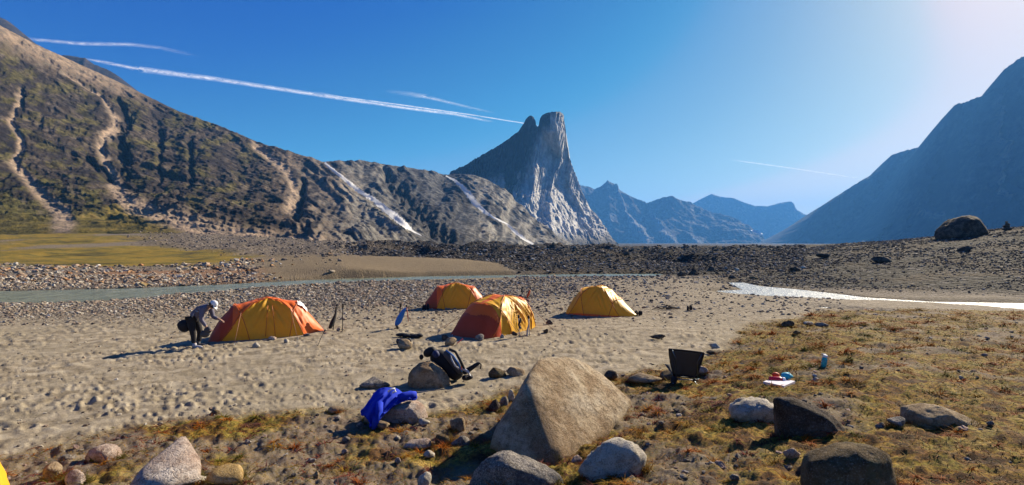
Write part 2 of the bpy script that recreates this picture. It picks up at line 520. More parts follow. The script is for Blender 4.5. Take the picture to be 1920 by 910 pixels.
# ---- water
def poly_sheet(name, poly, z, mat, label, grow=0.5, res=None):
    c = poly.mean(0)
    me = bpy.data.meshes.new(name)
    bm = bmesh.new()
    n = len(poly)
    nrm = []
    area = 0
    for i in range(n):
        x1, y1 = poly[i]; x2, y2 = poly[(i+1) % n]; area += x1*y2-x2*y1
    s = 1 if area > 0 else -1
    vs = []
    for i in range(n):
        p0 = poly[i-1]; p1 = poly[i]; p2 = poly[(i+1) % n]
        d = (p2-p0)/ (np.linalg.norm(p2-p0)+1e-9)
        o = np.array([d[1], -d[0]])*s*grow
        vs.append(bm.verts.new((p1[0]+o[0], p1[1]+o[1], z)))
    f = bm.faces.new(vs)
    bmesh.ops.triangulate(bm, faces=[f])
    bmesh.ops.recalc_face_normals(bm, faces=bm.faces)
    for f in bm.faces:
        if f.normal.z < 0: f.normal_flip()
    bm.to_mesh(me); bm.free()
    me.materials.append(mat)
    o = bpy.data.objects.new(name, me); link(o)
    o["kind"] = "structure"
    if label: o["label"] = label
    return o

def mat_river():
    k = NT("silty_river_water")
    v = k.coord((1, .45, 1))
    n = k.noise(v, .8, 5, .6, .6); n2 = k.noise(v, 2.5, 4, .65)
    foam = k.ramp(k.noise(k.coord((.6, 1.2, 1)), .5, 6, .75, 1.0), [(.60, 0.0), (.70, .75)])
    c = k.mix(k.ramp(n, [(.35, 0.0), (.65, 1.0)]), (.11, .13, .085), (.20, .22, .155))
    c = k.mix(foam, c, (.5, .53, .48))
    k.b.inputs["IOR"].default_value = 1.33
    k.b.inputs["Specular IOR Level"].default_value = .5
    h = k.math('ADD', n, k.math('MULTIPLY', n2, .6))
    return k.done(c, .22, k.bump(h, .22, 1.0))

def mat_stream():
    k = NT("glittering_shallow_water")
    v = k.coord((1, .6, 1))
    n = k.noise(v, 5, 4, .6); n2 = k.noise(v, 18, 3, .6)
    k.b.inputs["IOR"].default_value = 1.33
    k.b.inputs["Specular IOR Level"].default_value = .28
    h = k.math('ADD', n, k.math('MULTIPLY', n2, .5))
    return k.done((.16, .19, .22), .3, k.bump(h, .14, 1.0))
M_stream = mat_stream()
poly_sheet("river", river_poly, RIVER_Z, mat_river(), "grey green silty river flowing behind the tents", .4)
poly_sheet("stream", stream_poly, STREAM_Z, M_stream, "glittering shallow stream running in from the right", .3)
for q in puddle_polys:
    poly_sheet("puddle", q, PUDDLE_Z, M_stream, "thin shining puddle beside the yellow grass bank", .15)
# ================================================================== MOUNTAINS
def interp_pts(pts, x):
    p = np.array(pts, float)
    return np.interp(x, p[:, 0], p[:, 1])

def seg_dist(px, py, line):
    """distance in photo measure from a polyline of (px, py[, width])"""
    best = np.full(px.shape, 1e9)
    for (a, b) in zip(line[:-1], line[1:]):
        dx, dy = b[0]-a[0], b[1]-a[1]
        t = np.clip(((px-a[0])*dx + (py-a[1])*dy)/(dx*dx+dy*dy), 0, 1)
        w = 1.0
        if len(a) > 2: w = a[2]*(1-t) + b[2]*t
        best = np.minimum(best, np.hypot(px-a[0]-t*dx, py-a[1]-t*dy)/w)
    return best

def mountain(name, label, sky, foot, d_foot, d_sky, nu, nv, mat, relief, curve=1.0, n_back=14, attrs=None, depth_extra=None, jag=0, seed=0, x_step=None, sky_jag=0.0):
    x0, x1 = sky[0][0], sky[-1][0]
    us = np.linspace(x0, x1, nu)
    ys = interp_pts(sky, us); yf = interp_pts(foot, us)
    if sky_jag:
        ys = ys + sky_jag*fbm2(us*.09+seed, us*0+seed, 5, seed, .62)
    yf = np.maximum(yf, ys+.5)
    df = interp_pts(d_foot, us); ds = interp_pts(d_sky, us)
    t = np.linspace(0, 1, nv)
    U = np.repeat(us[:, None], nv, 1); T = np.repeat(t[None, :], nu, 0)
    PY = yf[:, None] + (ys-yf)[:, None]*T
    DD = df[:, None] + (ds-df)[:, None]*np.power(T, curve)
    if depth_extra is not None: DD = DD + depth_extra(U, PY, T)
    X = (U-960)/FPX*DD; Yv = DD; Z = CAM_H - (PY-455)/FPX*DD
    # relief, fading out at the crest so the skyline keeps its shape
    dn, col = relief(X, Yv, Z, U, PY, T)
    fade = sstep(0, .035, 1-T)*.9 + .1
    S = np.array([.25, -.75, .6]); S /= np.linalg.norm(S)
    X = X + S[0]*dn*fade*.6; Yv = Yv + S[1]*dn*fade; Z = Z + S[2]*dn*fade*.6
    foot_drop = 1-sstep(0, .03, T)
    Z = Z - foot_drop*3.0
    # the far side falls away behind the crest
    bx, by, bz, bc = [], [], [], []
    H = Z[:, -1]
    for q in range(1, n_back+1):
        s = q/n_back
        dd = (ds*.55)*s + 20*s
        sc = (Yv[:, -1] + dd)
        bx.append(X[:, -1]+ dd*.25); by.append(sc)
        bz.append(H*(1-s**1.1) - 6*s - dd*.02 + 6*fbm2(us*.05, us*0+q*.7, 3, seed+5)*s*(1-s))
        bc.append(col[:, -1])
    X = np.concatenate([X, np.stack(bx, 1)], 1); Yv = np.concatenate([Yv, np.stack(by, 1)], 1); Z = np.concatenate([Z, np.stack(bz, 1)], 1)
    col = np.concatenate([col, np.stack(bc, 1)], 1)
    nvt = nv + n_back
    Z = np.maximum(Z, -8.0)
    o = mesh_np(name, np.stack([X.ravel(), Yv.ravel(), Z.ravel()], 1), grid_faces(nu, nvt), mat)
    add_attr(o, "rock_zone", col.reshape(-1, 3))
    o["kind"] = "structure"
    if label: o["label"] = label
    return o, (us, X, Yv, Z, PY)

def mat_rock(name, base, dark, pale, green, scale=.02, bump=6.0, tan=(.26, .20, .14), spec=.04, top=None):
    """rock_zone: R = green cover, G = pale debris and painted sunlit rock, B = dark rock and painted shade"""
    k = NT(name)
    g, p, d = k.attr("rock_zone")
    gy, mdw, _x = k.attr("grey_rock")
    v = k.coord()
    n1 = k.noise(v, scale, 8, .62); n2 = k.noise(v, scale*6, 8, .72); n3 = k.noise(v, scale*30, 4, .75)
    c = k.ramp(n2, [(.40, tuple(x*.5 for x in base)), (.50, base), (.64, top or pale)])
    c = k.mix(k.ramp(n1, [(.44, 0.0), (.56, .75)]), c, dark)
    c = k.mix(gy, c, k.ramp(n2, [(.40, (.028, .027, .027)), (.50, (.066, .063, .060)), (.62, (.15, .145, .135))]))
    gc = k.ramp(n2, [(.40, tuple(x*.4 for x in green)), (.5, green), (.62, tuple(x*1.5 for x in green))])
    c = k.mix(k.math('MULTIPLY', g, k.ramp(n3, [(.3, .55), (.6, 1.0)])), c, gc)
    c = k.mix(k.math('MULTIPLY', d, k.ramp(n2, [(.40, 1.0), (.62, .45)])), c, dark)
    c = k.mix(mdw, c, k.ramp(n2, [(.40, (.07, .058, .02)), (.5, (.14, .11, .026)), (.62, (.21, .145, .034))]))
    pc = k.mix(k.ramp(n2, [(.4, 0.0), (.6, 1.0)]), tan, pale)
    pc = k.mix(k.math('MULTIPLY', gy, .75), pc, k.mix(k.ramp(n2, [(.42, 0.0), (.58, 1.0)]), (.16, .155, .135), (.36, .345, .29)))
    c = k.mix(k.math('MULTIPLY', p, k.ramp(n3, [(.3, .5), (.55, 1.0)])), c, pc)
    h = k.math('ADD', k.math('MULTIPLY', n2, .7), k.math('MULTIPLY', n3, .3))
    k.b.inputs["Specular IOR Level"].default_value = spec
    return k.done(c, .92, k.bump(h, bump, 1.0))

# ---------------- left slope
GULLIES = [  # pale debris tracks (photo measure) : x, y, half width
    [(40, 170, 2.5), (38, 200, 3), (22, 232, 4), (45, 268, 5), (28, 310, 7), (62, 345, 8), (92, 380, 10), (118, 400, 13), (118, 420, 20)],
    [(120, 140, 2), (190, 180, 2), (218, 225, 6), (212, 255, 8), (190, 280, 6), (205, 318, 7), (215, 350, 10), (245, 385, 13), (300, 410, 13), (380, 432, 14), (480, 452, 15), (600, 470, 15)],
    [(480, 280, 5), (540, 330, 7), (555, 360, 6), (545, 400, 8)],
]
CUTS = [  # ravines, their shade put into the rock colour too
    [(42, 170, 4), (45, 200, 5)],
    [(225, 190, 3), (240, 235, 10), (228, 270, 10), (236, 330, 10)],
    [(165, 300, 3), (200, 330, 8)],
    [(302, 255, 5), (308, 300, 3), (300, 350, 3)],
    [(362, 275, 4), (366, 320, 3), (360, 360, 3)],
    [(570, 345, 3), (568, 370, 6), (558, 415, 6)],
    [(718, 318, 3), (735, 345, 10), (760, 370, 15), (790, 400, 15), (820, 435, 14), (850, 458, 10)],
]
def fine_ground_noise(X, Y, Z, s=1.0):
    return fbm3(X*.05*s, Y*.05*s, Z*.05*s, 5, .6)

def relief_left(X, Y, Z, U, PY, T):
    warp = 6*fbm2(U*.02, PY*.02, 3, 3)
    w2 = 6.0*fbm2(U*.09, PY*.09, 4, 7)
    n = 30*fbm3(X*.004, Y*.004, Z*.006, 5, .6) + 15*fbm3(X*.018, Y*.018, Z*.012, 5, .6, ridged=True)
    right = sstep(520, 600, U)
    n = n + (4.5-3.2*right)*fbm3(X*.09, Y*.09, Z*.09, 4, .72) + 1.4*fbm3(X*.3, Y*.3, Z*.3, 3, .7, ridged=True)
    right = sstep(520, 600, U)
    dg = PY - U*.78 + 10*fbm2(U*.015, PY*.015, 3, 12)
    diag = (1-2.4*np.abs(fbm2(dg*.04, (U+PY)*.006, 5, 13, .5)))*(.4+1.2*sstep(-.2, .25, fbm2(U*.02, PY*.02, 3, 15)))
    n = n*(1-.55*right) + right*(10*diag + 1.5*(1-2*np.abs(fbm2(dg*.22, (U+PY)*.03, 3, 14))))
    # downslope ribs
    tl = (U*.9 + PY*.55)
    n = n + 4*(1-2*np.abs(fbm2(tl*.028 + warp*.03, PY*.006, 4, 17)))*sstep(0, .25, T)
    gd = np.full(U.shape, 1e9); cd = np.full(U.shape, 1e9)
    for g in GULLIES: gd = np.minimum(gd, seg_dist(U+warp*.4+w2, PY+w2, g))
    for g in CUTS: cd = np.minimum(cd, seg_dist(U+w2, PY+w2*.6, g))
    n = n - 7*np.exp(-gd**2*.6)*sstep(.02, .2, T) - 17*(1+.9*right)*np.exp(-cd**2*.7)*(.5 + .9*sstep(-.3, .3, fbm2(U*.08, PY*.08, 3, 19)))*sstep(.0, .1, T)
    amp = sstep(0.0, .16, T)*.9 + .1
    n = n*amp*(.55 + .45*sstep(-100, 500, U))
    cover = fbm2(U*.022+4, PY*.045, 4, 23)*1.1 + .35*fbm2(U*.12, PY*.2, 3, 29)
    green = .8*sstep(-.05, .25, cover)*(1-sstep(450, 560, U + 40*cover))*(1-.8*sstep(.80, 1.0, T)*(U < 330))
    lowg = sstep(.30, .08, T + .5*fbm2(U*.03, PY*.05, 4, 27))*(1-sstep(170, 320, U))
    green = np.maximum(green*.9, lowg)
    pale = np.exp(-np.maximum(gd-.5, 0)**2*1.8)
    top = sstep(.86, .97, T)*(1-sstep(180, 330, U))
    slab = (.55+.45*sstep(-.15, .15, fbm2(dg*.35, (U+PY)*.06, 3, 38)))*sstep(-.12, .10, fbm2(dg*.05+8, (U+PY)*.012, 4, 37))*sstep(590, 640, U)*(1-sstep(770, 820, U))*sstep(310, 350, PY)*(PY > (U-600)*.72+300)
    slab2 = sstep(-.10, .10, fbm2((U+PY*.5)*.05+2, (PY-U*.75)*.03, 4, 39))*sstep(868, 900, U)*(.6+.4*sstep(-.1, .1, fbm2(U*.3, PY*.1, 3, 40)))
    pale = np.clip(np.maximum(np.maximum(pale, top*.8), np.maximum(slab*.8, slab2*.9)), 0, 1)
    rubble = sstep(-.12, .20, fbm2(U*.06, PY*.08, 4, 43))*sstep(470, 560, U)*(1-sstep(700, 760, U))*.5
    rubble = np.maximum(rubble, .75*sstep(.17, .05, T + .3*fbm2(U*.04, PY*.04, 3, 45))*sstep(300, 420, U)*(1-sstep(650, 720, U))*sstep(-.2, .15, fbm2(U*.15, PY*.3, 3, 46)))
    pale = np.maximum(pale, rubble)
    dark = np.clip(np.exp(-cd**2*.5) + (1-right)*sstep(.05, .3, fbm2(U*.03, PY*.06+9, 5, 53))*.75 + right*.8*sstep(-.05, .2, fbm2(dg*.06+4, (U+PY)*.01, 4, 54)), 0, 1)  # painted shade in the ravines, plus patches of dark rock
    return n, np.stack([np.clip(green, 0, 1)*(1-pale), pale, dark*(1-.8*pale)], -1)

M_left = mat_rock("brown_valley_rock", (.06, .046, .034), (.019, .016, .016), (.15, .12, .09), (.095, .082, .022), .015, 3.2, tan=(.40, .29, .20))
left_sky = [(-700, -470), (-400, -240), (-200, -95), (-60, 5), (0, 48), (60, 80), (130, 112), (235, 160), (330, 207), (430, 245), (500, 274), (560, 292), (605, 304), (640, 303),
            (700, 306), (760, 314), (800, 320), (832, 328), (862, 327), (890, 329), (915, 338), (945, 357), (975, 388), (1005, 420), (1040, 447), (1065, 461), (1090, 470)]
left_foot = [(-700, 440), (0, 440), (200, 441), (330, 452), (430, 464), (560, 474), (640, 472), (830, 470), (1090, 474)]
left_df = [(-700, 300), (0, 310), (200, 310), (400, 250), (560, 220), (640, 230), (830, 420), (1000, 800), (1090, 900)]
left_ds = [(-700, 620), (0, 720), (300, 900), (600, 1000), (830, 1300), (960, 1250), (1090, 1000)]
mtn_left, MG = mountain("mountain_slope", "brown and olive valley side scarred by debris gullies", left_sky, left_foot, left_df, left_ds, 800, 270, M_left, relief_left, curve=.95, seed=2, sky_jag=1.5)

_u = np.repeat(MG[0][:, None], MG[1].shape[1], 1).ravel()
_gv = sstep(540, 720, _u + 50*fbm2(_u*.02, MG[3].ravel()*.01, 3, 49))
_pv = np.concatenate([MG[4], np.repeat(MG[4][:, -1:], MG[1].shape[1]-MG[4].shape[1], 1)], 1).ravel()
_mv = sstep(-8, 8, _pv - np.interp(_u, [-100, 0, 60, 130, 200, 250, 300, 340, 380], [408, 410, 414, 412, 396, 386, 410, 438, 500]) + 26*fbm2(_u*.03, _pv*.05, 4, 50))*.9
add_attr(mtn_left, 'grey_rock', np.stack([_gv, _mv, _gv], 1))
# ---------------- dark summit peeping over the left slope
def relief_plain(amp, f, green=0.0, dark=.8, pale=0.0):
    def r(X, Y, Z, U, PY, T):
        n = amp*fbm3(X*f, Y*f, Z*f*.7, 5, .6, ridged=True) + amp*.5*fbm3(X*f*4, Y*f*4, Z*f*2, 4, .6)
        z = np.zeros(U.shape)
        return n, np.stack([z+green, z+pale, z+dark], -1)
    return r
M_dark = mat_rock("dark_summit_rock", (.07, .055, .052), (.03, .028, .03), (.12, .095, .085), (.06, .05, .03), .01, 6)
mountain("mountain_ridge", "dark rocky summit peeping over the brown slope", [(-700, -430), (-300, -190), (-60, 0), (0, 33), (18, 41), (30, 52), (45, 68), (70, 86), (110, 104), (132, 105), (160, 110), (178, 122), (205, 132), (222, 143), (242, 160), (300, 215)],
         [(-700, 440), (300, 440)], [(-700, 900), (300, 1000)], [(-700, 1500), (300, 1700)], 300, 60, M_dark, relief_plain(22, .004), seed=9, sky_jag=3)

# ---------------- the twin-towered granite peak
PYL = [205, 250, 300, 350, 400, 440, 470]
ZIG = [  # photo x of each arete or recess at those heights, then its set-back in metres
    ([830, 830, 830, 800, 800, 800, 800], [120, 190, 240, 130, 50, 30, 25]),
    ([985, 985, 975, 950, 925, 915, 905], [25, 30, 40, 45, 25, 18, 10]),
    ([996, 999, 1002, 1002, 985, 965, 950], [0, 0, 0, 0, 0, 0, 0]),
    ([1008, 1012, 1040, 1018, 1008, 1000, 995], [25, 25, 50, 32, 36, 36, 25]),
    ([1042, 1043, 1052, 1032, 1030, 1032, 1040], [-85, -80, 0, -5, -25, -20, -10]),
    ([1056, 1062, 1063, 1052, 1078, 1092, 1105], [-50, -45, 15, 25, 25, 20, 10]),
    ([1059, 1065, 1068, 1066, 1092, 1104, 1118], [-50, -45, -25, -15, -10, -8, -6]),
    ([1064, 1070, 1080, 1100, 1130, 1160, 1185], [0, 0, 10, 10, 10, 10, 10]),
]
ZX = np.array([z[0] for z in ZIG], float); ZO = np.array([z[1] for z in ZIG], float)
def zig(U, PY):
    """set-back of the faces: linear between aretes"""
    t = np.clip(np.interp(PY.ravel(), PYL, np.arange(len(PYL))), 0, len(PYL)-1.001)
    j = t.astype(int); f = t-j
    xs = ZX[:, j]*(1-f) + ZX[:, j+1]*f; os_ = ZO[:, j]*(1-f) + ZO[:, j+1]*f
    u = U.ravel(); out = np.full(u.shape, 0.0)
    out = np.where(u < xs[0], os_[0], out)
    for k in range(len(ZIG)-1):
        m = (u >= xs[k]) & (u < xs[k+1])
        s = (u-xs[k])/np.maximum(xs[k+1]-xs[k], .5)
        out = np.where(m, os_[k]*(1-s) + os_[k+1]*s, out)
    out = np.where(u >= xs[-1], os_[-1], out)
    return out.reshape(U.shape)
def thor_depth(U, PY, T):
    wob = 4*fbm2(U*.05, PY*.03, 4, 61) + 1.6*fbm2(U*.25, PY*.12, 3, 62)
    e = zig(U+wob, PY)
    base = np.interp(PY, [205, 300, 350, 400, 440, 470], [1900, 1850, 1800, 1680, 1520, 1400])
    trend = 2.5*np.maximum(U-1000, 0)*sstep(470, 380, PY) + 1.2*np.maximum(U-1000, 0)*sstep(380, 470, PY)
    return base + e*1.15 + trend - 1000.0
def relief_thor(X, Y, Z, U, PY, T):
    flute = 1-2*np.abs(fbm2(U*.22+.04*PY, PY*.012, 4, 71))
    slabs = 1-2*np.abs(fbm2((U-PY*.55)*.07, (PY+U*.5)*.018, 4, 73))
    lo = sstep(330, 400, PY)
    n = 18*flute*(1-lo) + 20*slabs*lo + 20*fbm3(X*.012, Y*.012, Z*.006, 4, .6) + 26*fbm3(X*.02, Y*.02, Z*.007, 3, .6, ridged=True)*sstep(1000, 960, U) + 5*fbm3(X*.06, Y*.06, Z*.03, 4, .6)
    amp = sstep(0, .1, T)*.9+.1
    talus = sstep(430, 462, PY + 8*fbm2(U*.04, PY*0, 3, 77) + 14*sstep(1000, 960, U))
    bright = sstep(985, 1005, U + (PY-300)*.35 + 8*fbm2(U*.08, PY*.06, 4, 79))*sstep(232, 262, PY + 30*(U > 1030))  # pale granite, with the sunlit side of the arete painted lighter
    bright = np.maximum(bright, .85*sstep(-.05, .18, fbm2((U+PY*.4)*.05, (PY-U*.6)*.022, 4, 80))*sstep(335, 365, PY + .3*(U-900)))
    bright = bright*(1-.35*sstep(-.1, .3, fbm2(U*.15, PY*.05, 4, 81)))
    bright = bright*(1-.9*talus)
    dark = np.clip((1-bright)*1.0, 0, 1)*(1-.3*talus)*(1-.45*sstep(0, .3, fbm2(U*.09, PY*.05, 4, 82)))  # dark rock, with the shade of the left faces painted in
    return n*amp*(1-.7*talus), np.stack([talus*.15, bright, dark], -1)
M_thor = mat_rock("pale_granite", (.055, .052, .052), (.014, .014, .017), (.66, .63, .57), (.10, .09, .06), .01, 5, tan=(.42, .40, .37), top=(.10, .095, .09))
thor_sky = [(836, 340), (845, 322), (870, 312), (905, 291), (935, 273), (955, 260), (972, 247), (979, 237), (985, 226), (990, 219), (996, 217), (1001, 221), (1004, 232), (1007, 239), (1010, 236), (1012, 224), (1016, 217),
            (1026, 212), (1040, 210), (1050, 210), (1055, 214), (1057, 225), (1059, 245), (1062, 270), (1066, 295), (1072, 315), (1081, 335), (1085, 350), (1093, 366), (1104, 388),
            (1114, 402), (1126, 422), (1140, 440), (1158, 458), (1172, 470)]
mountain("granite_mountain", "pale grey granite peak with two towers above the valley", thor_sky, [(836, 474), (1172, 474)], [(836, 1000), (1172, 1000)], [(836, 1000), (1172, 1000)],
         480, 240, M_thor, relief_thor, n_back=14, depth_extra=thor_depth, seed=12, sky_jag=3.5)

# ---------------- far blue ranges
def relief_far(amp, f, streaks=None, dark=.4):
    def r(X, Y, Z, U, PY, T):
        n = amp*fbm3(X*f, Y*f, Z*f*.6, 5, .6, ridged=True) + amp*.4*fbm3(X*f*5, Y*f*5, Z*f*2.5, 4, .6)
        z = np.zeros(U.shape); pale = z.copy()
        for s in (streaks or []):
            d = seg_dist(U + 5*fbm2(U*.1, PY*.07, 3, 83), PY, s)
            pale = np.maximum(pale, np.exp(-d*d)*sstep(-.25, .15, fbm2(U*.5, PY*.12, 3, 85)))  # pale streaks; on the far ridge they paint sunlit slabs
            n = n + amp*.5*np.exp(-d*d*.3)
        return n, np.stack([z, pale, z+dark], -1)
    return r
M_far = mat_rock("far_range_rock", (.05, .05, .05), (.035, .035, .04), (.32, .31, .29), (.08, .08, .05), .003, 20, tan=(.36, .35, .33))
mountain("mountain_range", "jagged blue ridge rising right of the granite peak", [(1020, 300), (1060, 330), (1090, 348), (1104, 350), (1115, 356), (1127, 349), (1136, 342), (1139, 338), (1142, 341), (1150, 344), (1163, 357), (1177, 366), (1190, 372), (1208, 382), (1222, 379), (1240, 373), (1258, 370), (1264, 374), (1272, 378),
          (1290, 381), (1300, 388), (1330, 398), (1370, 406), (1400, 422), (1430, 447), (1445, 470)], [(1020, 476), (1445, 476)], [(1020, 5600), (1445, 5600)], [(1020, 6300), (1300, 6600), (1445, 6000)],
         420, 130, M_far, relief_far(110, .0012, [[(1152, 350, 1), (1162, 378, 2), (1172, 408, 3), (1186, 430, 8), (1212, 466, 14)], [(1216, 396, 2), (1226, 420, 4), (1246, 462, 9)], [(1276, 440, 1.5), (1302, 466, 4)]]), seed=21, sky_jag=3)  # these streaks put sunlight on the slabs into the colour
mountain("far_mountain", "smooth pale blue mountain closing the valley", [(1230, 430), (1295, 384), (1315, 373), (1334, 364), (1350, 369), (1376, 372), (1395, 380), (1415, 386), (1440, 387), (1462, 381), (1480, 378), (1486, 383), (1491, 393), (1505, 401), (1520, 406), (1600, 430), (1700, 445)],
         [(1230, 476), (1700, 476)], [(1230, 8600), (1700, 8600)], [(1230, 9300), (1700, 9300)], 260, 80, M_far, relief_far(70, .0012), seed=31, sky_jag=.8)

# ---------------- the mountains on the right, against the sun
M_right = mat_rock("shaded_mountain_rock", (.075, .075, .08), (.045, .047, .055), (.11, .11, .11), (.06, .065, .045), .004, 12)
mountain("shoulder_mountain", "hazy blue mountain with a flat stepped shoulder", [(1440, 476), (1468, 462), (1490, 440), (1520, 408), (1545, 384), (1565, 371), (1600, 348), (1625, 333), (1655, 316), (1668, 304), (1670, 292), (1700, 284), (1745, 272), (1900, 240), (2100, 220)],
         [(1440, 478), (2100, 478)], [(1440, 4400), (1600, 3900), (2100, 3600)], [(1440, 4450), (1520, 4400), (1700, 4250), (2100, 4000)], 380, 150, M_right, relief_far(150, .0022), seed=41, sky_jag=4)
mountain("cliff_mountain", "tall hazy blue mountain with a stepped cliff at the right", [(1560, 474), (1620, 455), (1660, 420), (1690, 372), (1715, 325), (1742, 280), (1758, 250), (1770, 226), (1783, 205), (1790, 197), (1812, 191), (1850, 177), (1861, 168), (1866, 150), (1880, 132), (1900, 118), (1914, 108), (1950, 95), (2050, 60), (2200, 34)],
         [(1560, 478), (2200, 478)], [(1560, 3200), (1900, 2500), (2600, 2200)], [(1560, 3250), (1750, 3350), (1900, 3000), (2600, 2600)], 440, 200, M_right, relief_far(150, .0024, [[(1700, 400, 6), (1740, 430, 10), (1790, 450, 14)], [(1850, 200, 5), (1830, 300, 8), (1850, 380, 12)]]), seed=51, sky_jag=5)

# ---------------- air
def build_haze(density, color, aniso):
    x0, x1, y0, y1, z0, z1 = -14500, 14500, -14500, 17000, -9.2, 1290
    me = bpy.data.meshes.new("haze"); bm = bmesh.new()
    vs = [bm.verts.new(p) for p in [(x0, y0, z0), (x1, y0, z0), (x1, y1, z0), (x0, y1, z0), (x0, y0, z1), (x1, y0, z1), (x1, y1, z1), (x0, y1, z1)]]
    for f in [(0, 3, 2, 1), (4, 5, 6, 7), (0, 1, 5, 4), (1, 2, 6, 5), (2, 3, 7, 6), (3, 0, 4, 7)]: bm.faces.new([vs[i] for i in f])
    bm.to_mesh(me); bm.free()
    m = bpy.data.materials.new("haze_air"); m.use_nodes = True
    t = m.node_tree
    for n in list(t.nodes): t.nodes.remove(n)
    out = t.nodes.new("ShaderNodeOutputMaterial"); v = t.nodes.new("ShaderNodeVolumePrincipled")
    v.inputs["Density"].default_value = density
    v.inputs["Color"].default_value = (*color, 1)
    v.inputs["Anisotropy"].default_value = aniso
    t.links.new(v.outputs[0], out.inputs["Volume"])
    me.materials.append(m)
    o = bpy.data.objects.new("haze", me); link(o); o["kind"] = "stuff"
    o["label"] = "thin blue air between the far mountains"
    return o
# ================================================================== ROCKS
def mat_stone(name, cols, speck=.25, bump=.02, scale=1.0, lichen=None, cracks=.5):
    k = NT(name)
    v = k.coord()
    n1 = k.noise(v, 1.6*scale, 5, .6, .3); n2 = k.noise(v, 9*scale, 7, .7); n3 = k.noise(v, 70*scale, 3, .8)
    c = k.ramp(n1, [(.40, cols[0]), (.5, cols[1]), (.60, cols[2])])
    c = k.mix(k.ramp(n2, [(.50, 0.0), (.60, .6)]), c, tuple(x*.5 for x in cols[0]))
    c = k.mix(k.ramp(n3, [(.54, 0.0), (.62, speck)]), c, (.03, .028, .026))
    c = k.mix(k.ramp(n3, [(.36, speck), (.45, 0.0)]), c, (.55, .52, .48))
    if lichen:
        c = k.mix(k.ramp(k.noise(v, 3.2*scale, 6, .75), [(.52, 0.0), (.62, .8)]), c, lichen)
    vb = k.coord((1.2, 1.2, 7.0)); nb = k.noise(vb, 1.1*scale, 5, .65, .8)
    c = k.mix(k.ramp(nb, [(.50, 0.0), (.56, .28), (.62, 0.0)]), c, tuple(x*.5 for x in cols[0]))
    dv = k.n("ShaderNodeVectorMath"); dv.operation = 'ADD'
    nn = k.n("ShaderNodeTexNoise"); k.l(v, nn.inputs["Vector"]); nn.inputs["Scale"].default_value = 2.5*scale; nn.inputs["Detail"].default_value = 4
    k.l(v, dv.inputs[0]); k.l(nn.outputs["Color"], dv.inputs[1])
    ck = k.voro(dv.outputs[0], 1.7*scale, "Distance", 'DISTANCE_TO_EDGE')
    crack = k.math('MULTIPLY', k.ramp(ck, [(0.0, 1.0), (.010, .6), (.022, 0.0)]), k.ramp(k.noise(v, 1.1*scale, 2, .5), [(.58, 0.0), (.68, cracks)]))
    c = k.mix(k.math('MULTIPLY', crack, .55), c, (.035, .028, .022))
    h = k.math('ADD', k.math('MULTIPLY', n2, .7), k.math('MULTIPLY', n3, .22))
    h = k.math('ADD', h, k.math('MULTIPLY', n1, .8))
    h = k.math('SUBTRACT', h, k.math('MULTIPLY', crack, .35))
    return k.done(c, .9, k.bump(h, bump, 1.0))
MS = {
 'tan': mat_stone("tan_granite", [(.19, .13, .075), (.30, .225, .14), (.36, .285, .19)], bump=.05),
 'hero': mat_stone("weathered_tan_granite", [(.30, .205, .115), (.45, .345, .22), (.53, .435, .31)], speck=.45, bump=.11, scale=1.1, cracks=0.0),
 'pale': mat_stone("pale_pink_granite", [(.36, .25, .19), (.46, .37, .31), (.55, .48, .42)], bump=.09, speck=.5),
 'grey': mat_stone("speckled_grey_granite", [(.17, .15, .13), (.27, .24, .21), (.37, .33, .29)], speck=.7, bump=.09, lichen=(.08, .08, .085)),
 'brown': mat_stone("brown_lichened_stone", [(.08, .055, .03), (.14, .10, .055), (.22, .165, .10)], bump=.08, lichen=(.10, .10, .06)),
 'dark': mat_stone("dark_stone", [(.05, .038, .03), (.085, .066, .052), (.16, .125, .095)], bump=.08),
 'white': mat_stone("white_granite", [(.40, .35, .28), (.50, .45, .37), (.58, .54, .47)], bump=.08, speck=.4),
 'ochre': mat_stone("ochre_stone", [(.27, .17, .06), (.40, .28, .12), (.46, .36, .20)], bump=.03),
}
def ico(sub):
    bm = bmesh.new(); bmesh.ops.create_icosphere(bm, subdivisions=sub, radius=1.0)
    v = np.array([x.co[:] for x in bm.verts]); f = np.array([[q.index for q in p.verts] for p in bm.faces])
    bm.free(); return v, f
ICO = {s: ico(s) for s in (2, 3, 4, 5)}

def hull_planes(pts):
    bm = bmesh.new()
    for p in pts: bm.verts.new(p)
    bmesh.ops.convex_hull(bm, input=bm.verts)
    c = sum((Vector(p) for p in pts), Vector())/len(pts)
    N, Dd = [], []
    for f in bm.faces:
        n = f.normal.copy(); d = n.dot(f.verts[0].co-c)
        if d < 0: n, d = -n, -d
        if f.calc_area() > 1e-6: N.append(n[:]); Dd.append(max(d, 1e-3))
    bm.free()
    return np.array(N), np.array(Dd), np.array(c)

def rock_from_planes(name, N, Dd, c, scale, mat, label, rough=.035, power=14, sub=4, seed=0, f=2.2, group=None, cat="rock", pit=.3):
    v, fc = ICO[sub]
    s = np.maximum(v @ N.T, 1e-4)/Dd[None, :]
    inv = np.power(np.sum(np.power(s, power), 1), 1.0/power)
    r = 1.0/np.maximum(inv, 1e-4)
    p = v*r[:, None]
    q = p/scale
    n = fbm3(q[:, 0]*f+seed, q[:, 1]*f, q[:, 2]*f-seed, 6, .68) + pit*fbm3(q[:, 0]*f*3, q[:, 1]*f*3+seed, q[:, 2]*f*3, 3, .6, ridged=True)
    p = p*(1+rough*n*1.6)[:, None]
    o = mesh_np(name, p, fc, mat)
    o.location = tuple(c)
    tag(o, label, cat, group)
    return o

